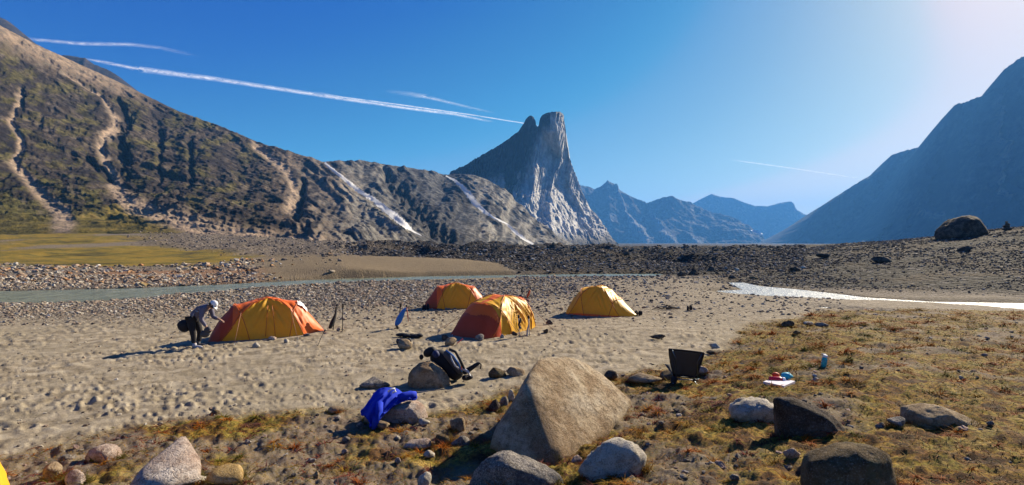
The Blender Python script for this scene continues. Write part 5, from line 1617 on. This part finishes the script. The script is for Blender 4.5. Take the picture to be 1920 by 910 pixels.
# head with face, joined to the same mesh by overlap of the neck
hv, hf = ICO[4]
hp = hv.copy()
hx, hy, hz_ = hp[:, 0], hp[:, 1], hp[:, 2]
rad = np.ones(len(hp))
rad += .20*np.exp(-((hx-1)**2+hy**2*8+(hz_+.1)**2*8)*2.2)      # nose
rad -= .10*np.exp(-((hx-.9)**2*3+(np.abs(hy)-.38)**2*22+(hz_-.12)**2*22))  # eye sockets
rad += .07*np.exp(-((hx-.85)**2*3+hy**2*9+(hz_+.55)**2*30))    # lips
rad += .10*np.exp(-((hx-.6)**2*4+hy**2*5+(hz_+.9)**2*12))      # chin
rad += .10*np.exp(-(hx**2*20+(np.abs(hy)-1)**2*20+hz_**2*9))   # ears
hp = hp*rad[:, None]*np.array([.098, .078, .115])
Rh = Matrix.Rotation(math.radians(62), 3, 'Y')
hp = np.array([(Rh @ Vector(q))[:] for q in hp]) + np.array([.41, 0, 1.18])
_nb = len(body.data.vertices)      # one continuous mesh: the head joins the body
_bm = bmesh.new(); _bm.from_mesh(body.data)
_hv = [_bm.verts.new(tuple(q)) for q in hp]
for q in hf:
    _f = _bm.faces.new([_hv[i] for i in q]); _f.smooth = True
_bm.to_mesh(body.data); _bm.free()
def skull(scale, zmin, grow, name, mat, extra=0):
    keep_v, keep_f = ICO[4]
    p = keep_v*np.array([.098, .078, .115])*grow
    m = keep_v[:, 2] - .25*keep_v[:, 0] > zmin
    f = keep_f[np.all(m[keep_f], axis=1)]
    p = np.array([(Rh @ Vector(q))[:] for q in p]) + np.array([.41, 0, 1.18])
    return mesh_np(name, p, f, mat, parent=person)
skull(1, -.55, 1.06, "hair", mat_plain("dark_hair", (.02, .015, .012), .8))
skull(1, .10, 1.14, "cap", MT_white)
mb = MB(); 
br = []
for i in range(9):
    a = math.radians(-60+15*i)
    for rr_ in (.098, .165 - .03*abs(math.sin(a))):
        q = Rh @ Vector((math.cos(a)*rr_*1.02, math.sin(a)*rr_*.8, .035 - (rr_-.098)*.3)); mb.v.append((q.x+.41, q.y, q.z+1.18))
for i in range(8): mb.f.append((2*i, 2*i+1, 2*i+3, 2*i+2))
mb.build("cap_brim", MT_white, person, solid=.006)
# jacket
V = [(-.15, 0, .84), J['sp1'], J['sp2'], J['ch'], (.29, 0, 1.145), J['sl'], J['sr'], (.265, .19, .96), (.215, -.20, .94), J['el'], J['er'], (.46, .15, .77), (.325, -.185, .62)]
E = [(0, 1), (1, 2), (2, 3), (3, 4), (3, 5), (3, 6), (5, 7), (6, 8), (7, 9), (8, 10), (9, 11), (10, 12)]
bake(skin_mesh("jacket", V, E, [.135, .135, .14, .135, .075, .082, .082, .066, .066, .056, .056, .044, .044], MT_jack, person))
V = [(-.15, 0, .84), J['hl'], J['hr'], (-.07, .12, .6), (-.09, -.12, .6), J['kl'], J['kr'], (-.05, .12, .15), (-.03, -.12, .15)]
E = [(0, 1), (0, 2), (1, 3), (2, 4), (3, 5), (4, 6), (5, 7), (6, 8)]
bake(skin_mesh("trousers", V, E, [.125, .115, .115, .10, .10, .075, .075, .062, .062], MT_trou, person))
for sx, a in ((1, 'l'), (-1, 'r')):
    ank = Vector(J['a'+a])
    mb = MB(); mb.blob((ank.x+.07, ank.y, .055), (.145, .052, .055), 3, .08); mb.tube([(ank.x, ank.y, .05), (ank.x, ank.y, .16)], [.055, .052], 10)
    mb.build("boot", MT_lgrey if a == 'r' else MT_dgrey, person)
mb = MB(); mb.blob((-.33, -.04, .62), (.19, .13, .17), 5, .15); mb.tube([(-.16, -.1, .74), (-.26, -.08, .68)], .02)
mb.build("hip_pouch", MT_black, person)
mb = MB(); mb.tube([(.03, -.155, 1.05), (-.02, -.165, .95), (-.06, -.15, .86)], [.012, .014, .012]); mb.tube([(.03, -.15, 1.03), (.12, -.155, 1.0)], .012)
mb.build("strap", MT_lgrey, person)
# something dark in the hands
hb = MB(); hb.blob((0, 0, 0), (.09, .07, .10), 9, .3); hb.blob((-.09, .02, -.1), (.13, .08, .10), 4, .3)
o = hb.build("bag", MT_dgrey); o.location = gp + Vector((.36, -.16, .52)); tag(o, "dark crumpled bag held by the bending person", "bag")

# ------------------------------------------------------------------ big backpack on the rounded boulder
bk = on_ground(850, 716)
Yb = bk.y - .02
def LP(px, py, dy=0.0): return P(px, py, Yb + dy)
pack = empty("backpack", LP(845, 700)); tag(pack, "big black and blue hiking backpack leaning on a rounded boulder", "backpack")
pm = pack.location
def loc(v): return Vector(v)-pm
def skin_part(name, pts, rad, mat):
    V = [tuple(loc(p)) for p in pts]
    return bake(skin_mesh(name, V, [(i, i+1) for i in range(len(V)-1)], rad, mat, pack))
s_ = Yb/FPX
skin_part("main_bag", [LP(806, 668, .25), LP(822, 668, .22), LP(838, 680, .15), LP(852, 696, .08), LP(866, 708, 0)], [(13*s_, 12*s_), (17*s_, 17*s_), (20*s_, 19*s_), (18*s_, 18*s_), (12*s_, 14*s_)], MT_black)
skin_part("lid", [LP(794, 667, .2), LP(806, 659, .2), LP(818, 655, .2)], [8*s_, 10*s_, 8*s_], MT_black)
skin_part("blue_pocket", [LP(813, 658, .0), LP(818, 664, -.03), LP(821, 671, -.03)], [6*s_, 7*s_, 5*s_], MT_navy)
skin_part("back_panel", [LP(832, 659, -.05), LP(843, 668, -.1), LP(856, 684, -.12), (LP(866, 700, -.12))], [7*s_, 9*s_, 9*s_, 7*s_], MT_dgrey)
skin_part("hip_belt", [LP(868, 700, -.1), LP(880, 693, -.12), LP(893, 684, -.12), LP(900, 680, -.12)], [(7*s_, 5*s_), (8*s_, 5*s_), (6*s_, 4*s_), (3*s_, 3*s_)], MT_black)
skin_part("hip_belt", [LP(866, 708, -.1), LP(876, 709, -.15), LP(886, 706, -.2)], [(7*s_, 5*s_), (8*s_, 6*s_), (5*s_, 4*s_)], MT_black)
for pts, mt, r in (([(836, 657), (850, 667), (860, 682), (866, 697)], MT_bluel, 1.3), ([(842, 655), (854, 660), (862, 674), (870, 692)], MT_black, 2.6), ([(846, 672), (853, 686), (861, 692)], MT_lgrey, 1.5), ([(866, 690), (877, 697), (881, 704), (873, 707)], MT_lgrey, 2.6),
                   ([(845, 666), (848, 678), (856, 688)], MT_lgrey, 1.0), ([(898, 680), (902, 684), (901, 692)], MT_black, 1.2)):
    mb = MB(); mb.tube([loc(LP(x, y, -.235)) for x, y in pts], r*s_, 8); mb.build("strap", mt, pack)
mb = MB(); mb.blob(loc(LP(866, 690, -.24)), (2.2*s_, 2*s_, 4*s_), 2, .2); mb.build("orange_buckle", MT_org, pack)
mb = MB(); mb.blob(loc(LP(790, 670, .2)), (4*s_, 4*s_, 5*s_), 2, .3); mb.build("side_pocket", MT_black, pack)

# ------------------------------------------------------------------ royal blue jacket over the pink boulder
gj = on_ground(735, 800); Yj = gj.y
def JP(px, py, dy=0.0): return P(px, py, Yj + dy)
rows = [ # from the top edge down; each row left to right
 [(700, 737, .38), (714, 728, .40), (730, 727, .42), (745, 729, .42), (757, 737, .44), (768, 733, .42), (779, 735, .40)],
 [(694, 748, .28), (707, 740, .26), (722, 738, .24), (738, 739, .24), (750, 744, .26), (764, 744, .26), (779, 748, .28)],
 [(688, 758, .20), (700, 753, .14), (714, 751, .10), (729, 751, .10), (742, 753, .14), (753, 751, .2), (764, 749, .26)],
 [(680, 768, .16), (693, 766, .06), (707, 765, .00), (719, 766, -.01), (730, 764, .04), (740, 759, .12), (748, 755, .2)],
 [(676, 774, .14), (691, 778, .02), (704, 779, -.06), (714, 778, -.07), (722, 773, -.02), (728, 768, .06), (732, 764, .12)],
 [(684, 780, .08), (692, 786, -.02), (702, 788, -.09), (709, 786, -.10), (714, 781, -.06), (718, 777, 0), (720, 774, .04)],
 [(692, 786, .02), (694, 793, -.05), (701, 796, -.11), (706, 793, -.12), (709, 789, -.09), (711, 785, -.05), (712, 782, -.02)],
 [(696, 798, -.06), (697, 802, -.10), (700, 806, -.13), (704, 803, -.13), (707, 798, -.12), (709, 793, -.10), (710, 790, -.08)],
]
def bicubic(rows, n):
    A = np.array([[JP(*q)[:] for q in r] for r in rows])
    def up(A, n, axis):
        m = A.shape[axis]; t = np.linspace(0, m-1, n)
        A = np.moveaxis(A, axis, 0); out = []
        for x in t:
            i = min(int(x), m-2); f = x-i
            p0 = A[max(i-1, 0)]; p1 = A[i]; p2 = A[i+1]; p3 = A[min(i+2, m-1)]
            out.append(.5*((2*p1)+(-p0+p2)*f+(2*p0-5*p1+4*p2-p3)*f*f+(-p0+3*p1-3*p2+p3)*f**3))
        return np.moveaxis(np.array(out), 0, axis)
    return up(up(A, n, 0), n, 1)
G = bicubic(rows, 44)
ii, jj = np.meshgrid(np.arange(44), np.arange(44), indexing='ij')
fold = .035*np.sin(jj*.62 + 1.5*fbm2(ii*.08, jj*.1, 2, 5)*3 + ii*.12)*sstep(0, 10, ii+2) + .03*fbm2(ii*.15, jj*.22, 3, 6)
G[..., 1] -= fold*.8; G[..., 2] += fold*.35
jk = mesh_np("jacket", G.reshape(-1, 3), grid_faces(44, 44), MT_blue); m_ = jk.modifiers.new("solid", 'SOLIDIFY'); m_.thickness = .022
tag(jk, "royal blue jacket thrown over a low boulder, one sleeve hanging down", "jacket")
mb = MB(); mb.tube([JP(779, 741, .36), JP(770, 741, .32), JP(758, 743, .26), (JP(748, 746, .2))], [.055, .06, .06, .05], 12); mb.build("sleeve", MT_blue, jk)
mb = MB(); mb.tube([JP(712, 756, .0), JP(711, 772, -.10), JP(705, 790, -.15), JP(700, 805, -.17)], [.05, .055, .045, .03], 12); mb.build("sleeve", MT_blue, jk)
mb = MB(); mb.tube([JP(728, 735, .22), JP(733, 730, .2), JP(740, 729, .2), JP(742, 734, .2), JP(736, 737, .2)], .016, 8); mb.build("collar_label", MT_white, jk)

# ------------------------------------------------------------------ low camp chair seen from behind
gc = on_ground(1287, 722); Yc = gc.y
def CP(px, py, dy=0.0): return P(px, py, Yc + dy)
chair = empty("camp_chair", gc); tag(chair, "low black folding camp chair seen from behind", "chair")
def cl(v): return Vector(v)-gc
c1, c2, c3, c4 = CP(1255, 655, -.12), CP(1320, 662, -.12), CP(1305, 708, .04), CP(1264, 705, .04)
NB = 16
vv = []
for i in range(NB+1):
    for j in range(NB+1):
        s, t = j/NB, i/NB
        top = c1.lerp(c2, s); bot = c4.lerp(c3, s)
        p = top.lerp(bot, t); p = p + Vector((0, .07*math.sin(math.pi*s)*(.5+.5*t), -.012*math.sin(math.pi*s)*(1-t)))
        p.x += .02*math.sin(math.pi*t)*(1-2*s)*-1
        vv.append(cl(p)[:])
o = mesh_np("back_mesh", np.array(vv), grid_faces(NB+1, NB+1), mat_plain("charcoal_mesh", (.07, .066, .062), .8, .2, .1, 40, transl=.18), parent=chair)
o.modifiers.new("solid", 'SOLIDIFY').thickness = .004
mb = MB()
for a, b in (((c1), (c2)), (c2, c3), (c4, c1), (c4, c3)):
    mb.tube([cl(a.lerp(b, t) + Vector((0, .07*math.sin(math.pi*t)*(.5 if a == c1 else (1 if a == c4 else 0)), 0))) for t in np.linspace(0, 1, 9)], .016, 6)
mb.build("edge_binding", MT_black, chair)
for a in ((c1, c4, .07), (c2, c3, -.07)):
    mb = MB(); mb.tube([cl(a[0] + Vector((a[2]*.6, -.02, -.01))), cl(a[0].lerp(a[1], .35) + Vector((a[2]*1.1, -.03, 0))), cl(a[0].lerp(a[1], .8) + Vector((a[2]*.2, -.03, 0))), cl(CP(1268 if a[2] > 0 else 1303, 712, .1))], .010, 6)
    mb.build("back_pole", MT_alu, chair)
# seat slung forward (away from the camera)
s1, s2 = CP(1264, 704, .05), CP(1306, 707, .05); s3, s4 = s2 + Vector((.04, .42, .10)), s1 + Vector((-.04, .42, .10))
vv = []
for i in range(9):
    for j in range(9):
        s, t = j/8, i/8
        p = s1.lerp(s2, s).lerp(s4.lerp(s3, s), t); p = p + Vector((0, 0, -.06*math.sin(math.pi*s)*math.sin(math.pi*min(t+.2, 1)))); vv.append(cl(p)[:])
o = mesh_np("seat", np.array(vv), grid_faces(9, 9), MT_black, parent=chair); o.modifiers.new("solid", 'SOLIDIFY').thickness = .006
hubL, hubR = CP(1268, 711, .1), CP(1302, 713, .1)
mb = MB(); mb.tube([cl(hubL), cl(hubR)], .011, 6); mb.build("crossbar", MT_lgrey, chair)
for hub, foot in ((hubL, (1262, 722, .02)), (hubR, (1305, 726, -.03)), (hubL + Vector((0, .05, 0)), (1262, 712, .45)), (hubR + Vector((0, .05, 0)), (1309, 714, .45))):
    f_ = CP(*foot); f_.z = gz(f_.x, f_.y) + .01
    mb = MB(); mb.tube([cl(hub), cl(f_)], .010, 6); mb.blob(cl(f_), (.02, .02, .016), 1, 0, 2); mb.build("leg", MT_alu, chair)
for hub in (hubL, hubR):
    mb = MB(); mb.blob(cl(hub), (.03, .03, .035), 1, 0, 2); mb.build("hub", MT_black, chair)
for hub, fr in ((hubL, s4), (hubR, s3)):
    mb = MB(); mb.tube([cl(hub), cl(fr)], .009, 6); mb.build("seat_pole", MT_alu, chair)
mb = MB(); mb.blob((0, 0, .07), (.055, .05, .085), 4, .12); o = mb.build("stuff_sack", MT_black); o.location = on_ground(1264, 722) + Vector((0, .02, 0)); tag(o, "small black sack under the left side of the camp chair", "sack")

# ------------------------------------------------------------------ bottles and the sitting pad
def lathe(profile, seg=20):
    V, F = [], []
    for r, z in profile:
        for k in range(seg): V.append((r*math.cos(2*math.pi*k/seg), r*math.sin(2*math.pi*k/seg), z))
    for i in range(len(profile)-1):
        for k in range(seg): F.append((i*seg+k, i*seg+(k+1) % seg, (i+1)*seg+(k+1) % seg, (i+1)*seg+k))
    return V, F
def mat_plastic(name, col, tr=.4):
    k = NT(name); k.b.inputs["Transmission Weight"].default_value = tr; k.b.inputs["Specular IOR Level"].default_value = .5
    return k.done(col, .25)
gb = on_ground(1544, 690)
Mb = mat_plastic("turquoise_plastic", (.02, .42, .55), .35)
def bottle(label, loc_, rot, body, cap, cat="bottle", s=1.0):
    r = empty("bottle", loc_); r.rotation_euler = rot; r.scale = (s, s, s)
    mb = MB(); mb.add(lathe([(.0, 0), (.040, 0), (.045, .006), (.045, .15), (.043, .158), (.034, .172), (.032, .19), (0, .19)])); mb.build("bottle_body", body, r)
    mb = MB(); mb.add(lathe([(.0, .188), (.037, .188), (.038, .192), (.038, .222), (.034, .228), (0, .228)])); mb.build("lid", cap, r)
    mb = MB(); mb.tube([(.034, 0, .18), (.06, 0, .20), (.062, 0, .23), (.03, 0, .245), (-.01, 0, .24)], .006, 6); mb.build("lid_loop", cap, r)
    return tag(r, label, cat)
bottle("turquoise water bottle with a white lid standing on the grass", gb, (0, math.radians(-7), 2.6), Mb, MT_white, s=1.02)
gq = on_ground(1460, 722)
padm = mat_plain("lilac_grey_foam", (.50, .48, .56), .8)
mb = MB()
c0 = [on_ground(1431, 722), on_ground(1470, 727), on_ground(1491, 719), on_ground(1456, 712)]
for p_ in c0: mb.v.append((p_.x-gq.x, p_.y-gq.y, p_.z-gq.z+.03))
for p_ in c0: mb.v.append((p_.x-gq.x, p_.y-gq.y, p_.z-gq.z-.01))
mb.f += [(0, 1, 2, 3), (7, 6, 5, 4), (0, 4, 5, 1), (1, 5, 6, 2), (2, 6, 7, 3), (3, 7, 4, 0)]
o = mb.build("sit_pad", padm, smooth=False); o.location = gq; tag(o, "pale lilac foam sitting pad lying on the grass", "mat")
gr_ = on_ground(1462, 722)
bottle("red bottle lying on the foam pad", gr_ + Vector((-.16, .02, .078)), (math.radians(90), 0, math.radians(82)), mat_plastic("red_plastic", (.55, .01, .03), .2), MT_white, s=1.05)
mb = MB(); mb.blob((0, 0, 0), (.085, .07, .055), 3, .25, f=2.5); mb.tube([(.02, 0, .03), (.10, .0, -.02)], [.04, .02], 8); o = mb.build("bag", mat_plain("cyan_nylon", (.02, .36, .50), .6)); o.location = on_ground(1476, 716) + Vector((0, .03, .085)); tag(o, "crumpled cyan bag next to the red bottle on the pad", "bag")
mb = MB(); mb.blob((0, 0, 0), (.06, .045, .04), 6, .25, f=2.5); o = mb.build("cup", mat_plain("orange_red_nylon", (.60, .05, .015), .6)); o.location = on_ground(1457, 716) + Vector((0, .05, .085)); tag(o, "small orange red pouch behind the red bottle", "pouch")

# ------------------------------------------------------------------ trekking poles with things hung on them
def trek_pole(label, top, foot, mat=MT_black, r=.014, group="trekking poles stuck in the sand", straps=True, grip=.14):
    f_ = on_ground(*foot); t_ = P(top[0], top[1], f_.y + (top[2] if len(top) > 2 else 0))
    o = empty("trekking_pole", f_); tag(o, label, "trekking pole", group)
    d = (t_-f_); n = d.normalized(); Ln = d.length
    mb = MB(); mb.tube([(0, 0, -.05), d*.5, d*(1-grip)], [r*.7, r, r*1.15], 7); mb.build("shaft", mat, o)
    mb = MB(); mb.tube([d*(1-grip), d*(1-grip*.5), d*.985, d], [r*1.7, r*2.2, r*1.9, r*2.4], 8); mb.build("grip", MT_black, o)
    mb = MB(); mb.tube([d*.06, d*.066], [r*3.5, r*3.5], 10); mb.build("basket", MT_black, o)
    if straps:
        mb = MB(); mb.tube([d*.98, d*.96+Vector((-.05, 0, .01)), d*.9+Vector((-.06, 0, 0)), d*.88+Vector((-.02, 0, 0))], .006, 5); mb.build("strap", MT_black, o)
    return o, f_, d
def hang(name, label, cat, spots, radii, mat, Y, flat=.5):
    c = P(spots[0][0], spots[0][1], Y)
    V = [tuple(P(x, y, Y)-c) for x, y in spots]
    o = bake(skin_mesh(name, V, [(i, i+1) for i in range(len(V)-1)], [(r, r*flat) for r in radii], mat)); o.location = c
    return tag(o, label, cat)
o, f_, d = trek_pole("lone thin pole standing right of the long tent", (643, 570), (642, 622))
o, f_, d = trek_pole("pole carrying the black gaiter by the long tent's tip", (632, 571), (624, 619), straps=False)
hang("gaiter", "black gaiter drying upside down on a pole by the long tent", "gaiter", [(631, 574), (629, 590), (624, 604), (618, 617)], [.05, .07, .15, .11], MT_black, f_.y-.05)
o, f_, d = trek_pole("thin leaning pole crossing the long tent's tip", (610, 618), (594, 650), straps=False, r=.007)
o, f_, d = trek_pole("black pole holding the left end of the blue cloth", (752, 570), (745, 617))
Yp = f_.y
o, f2, d = trek_pole("red pole holding the right end of the blue cloth", (762, 572), (766, 604, ), MT_redpl)
_r = [[(752, 583), (757, 577), (763, 575)], [(746, 591), (753, 587), (760, 584)], [(741, 600), (749, 598), (757, 595)], [(740, 608), (746, 606), (753, 604)], [(741, 613), (744, 611), (748, 609)]]
_g = np.array([[P(x, y, Yp - .06 + .05*math.sin(i*1.7 + j*2.1))[:] for j, (x, y) in enumerate(r)] for i, r in enumerate(_r)])
_c = _g.reshape(-1, 3).mean(0)
o = mesh_np("shirt", _g.reshape(-1, 3) - _c, grid_faces(5, 3), MT_bluel); o.location = tuple(_c); tag(o, "bright blue cloth hung between two poles left of the middle tent", "shirt")
m_ = o.modifiers.new("solid", 'SOLIDIFY'); m_.thickness = .03; m_ = o.modifiers.new("sub", 'SUBSURF'); m_.levels = 2; m_.render_levels = 2
hang("boot", "black boot standing under the hanging blue cloth", "boot", [(744, 610), (746, 616), (739, 618)], [.05, .06, .05], MT_black, Yp-.05, .8)
o, f_, d = trek_pole("pole standing in the dark backpack beyond the middle tent", (980, 538), (979, 566))
hang("backpack", "small dark backpack leaning on a pole beyond the middle tent", "backpack", [(979, 552), (976, 559), (973, 566)], [.12, .20, .26], MT_dgrey, f_.y-.12, .8)
hang("jacket", "dark jacket bunched at the top of the pole over the small backpack", "jacket", [(979, 541), (978, 549)], [.06, .09], MT_black, f_.y-.1, .7)
o, f_, d = trek_pole("pole holding the orange bag beyond the middle tent", (995, 538), (991, 566))
hang("bag", "orange red bag hanging on a pole beyond the middle tent", "bag", [(994, 543), (991, 551), (988, 559)], [.04, .14, .07], mat_plain("orange_bag", (.60, .10, .03), .7), f_.y-.05, .5)
hang("clothes", "pinkish clothes heaped at the foot of the orange bag's pole", "clothes", [(984, 565), (990, 563), (994, 566)], [.12, .13, .09], mat_plain("brown_red_cloth", (.22, .07, .06), .8), f_.y-.1, .7)
o, f_, d = trek_pole("pole with a black sock in front of the middle tent's tip", (972, 591), (974, 632), MT_lgrey, straps=False)
hang("sock", "black sock draped on a pole in front of the middle tent", "sock", [(976, 596), (975, 604), (972, 609), (977, 617)], [.06, .06, .05, .07], MT_black, f_.y-.06, .6)
o, f_, d = trek_pole("pole holding white clothes at the middle tent's tip", (991, 592), (993, 630), MT_lgrey, straps=False)
hang("towel", "white and grey towel hanging on a pole at the middle tent's tip", "towel", [(992, 606), (989, 618), (988, 631)], [.04, .09, .10], MT_lgrey, f_.y+.03, .3)
o = hang("strap", "pink strap sticking up from the sand before the middle tent", "strap", [(857, 644), (863, 639), (868, 635)], [.018, .016, .022], MT_pink, on_ground(853, 646).y, .9)

# ------------------------------------------------------------------ things lying about
def heap(name, label, cat, px, py, w, h, mat, seed, n=6, flat=.5, group=None):
    g = on_ground(px, py); s = g.y/FPX
    rs = np.random.RandomState(seed); mb = MB()
    for i in range(n):
        t = (i+.5)/n-.5
        mb.blob((t*w*s*.9 + rs.uniform(-.1, .1)*w*s*.3, rs.uniform(-.1, .15), h*s*rs.uniform(.25, .5)), (w*s*rs.uniform(.14, .26), w*s*.16, h*s*rs.uniform(.35, .6)), seed+i, .35, 2, f=2.2)
    o = mb.build(name, mat); o.location = g
    return tag(o, label, cat, group)
heap("gear", "black straps and gear lying on the sand left of the middle tent", "gear", 770, 634, 46, 9, MT_black, 31)
heap("gear", "dark gear bundle at the foot of the blue cloth poles", "gear", 756, 645, 26, 10, MT_dgrey, 33, 4)
heap("bag", "black bag lying at the right corner of the yellow tent", "bag", 1196, 592, 14, 12, MT_black, 35, 4)
heap("stuff_sack", "squat black sack standing alone right of the driftwood", "sack", 1293, 583, 11, 11, MT_black, 37, 3)
heap("bag", "dark bag against the far left tent's pointed end", "bag", 797, 582, 14, 12, MT_black, 39, 3)
# driftwood pile
gd_ = on_ground(1250, 581)
dw = empty("driftwood_pile", gd_); tag(dw, "low heap of dark sticks and driftwood on the sand behind the chair", "driftwood")
rs = np.random.RandomState(5)
Mw = mat_plain("dark_wood", (.045, .035, .03), .9); Mw2 = mat_plain("bleached_wood", (.30, .26, .20), .9)
for i in range(16):
    a = rs.uniform(-.5, .5); L = rs.uniform(.3, .7); x0 = rs.uniform(-.35, .35); z0 = .03 + .16*rs.uniform(0, 1)*(1-abs(x0)/.5)
    mb = MB(); mb.tube([(x0-L/2*math.cos(a), -L/2*math.sin(a), z0*.6), (x0, rs.uniform(-.05, .05), z0+.02), (x0+L/2*math.cos(a), L/2*math.sin(a), z0*rs.uniform(.4, 1.2))], [.012, .02, .010], 6)
    mb.build("stick", Mw2 if i % 5 == 0 else Mw, dw)
build_haze(7.2e-5, (.12, .42, 1.0), .1)
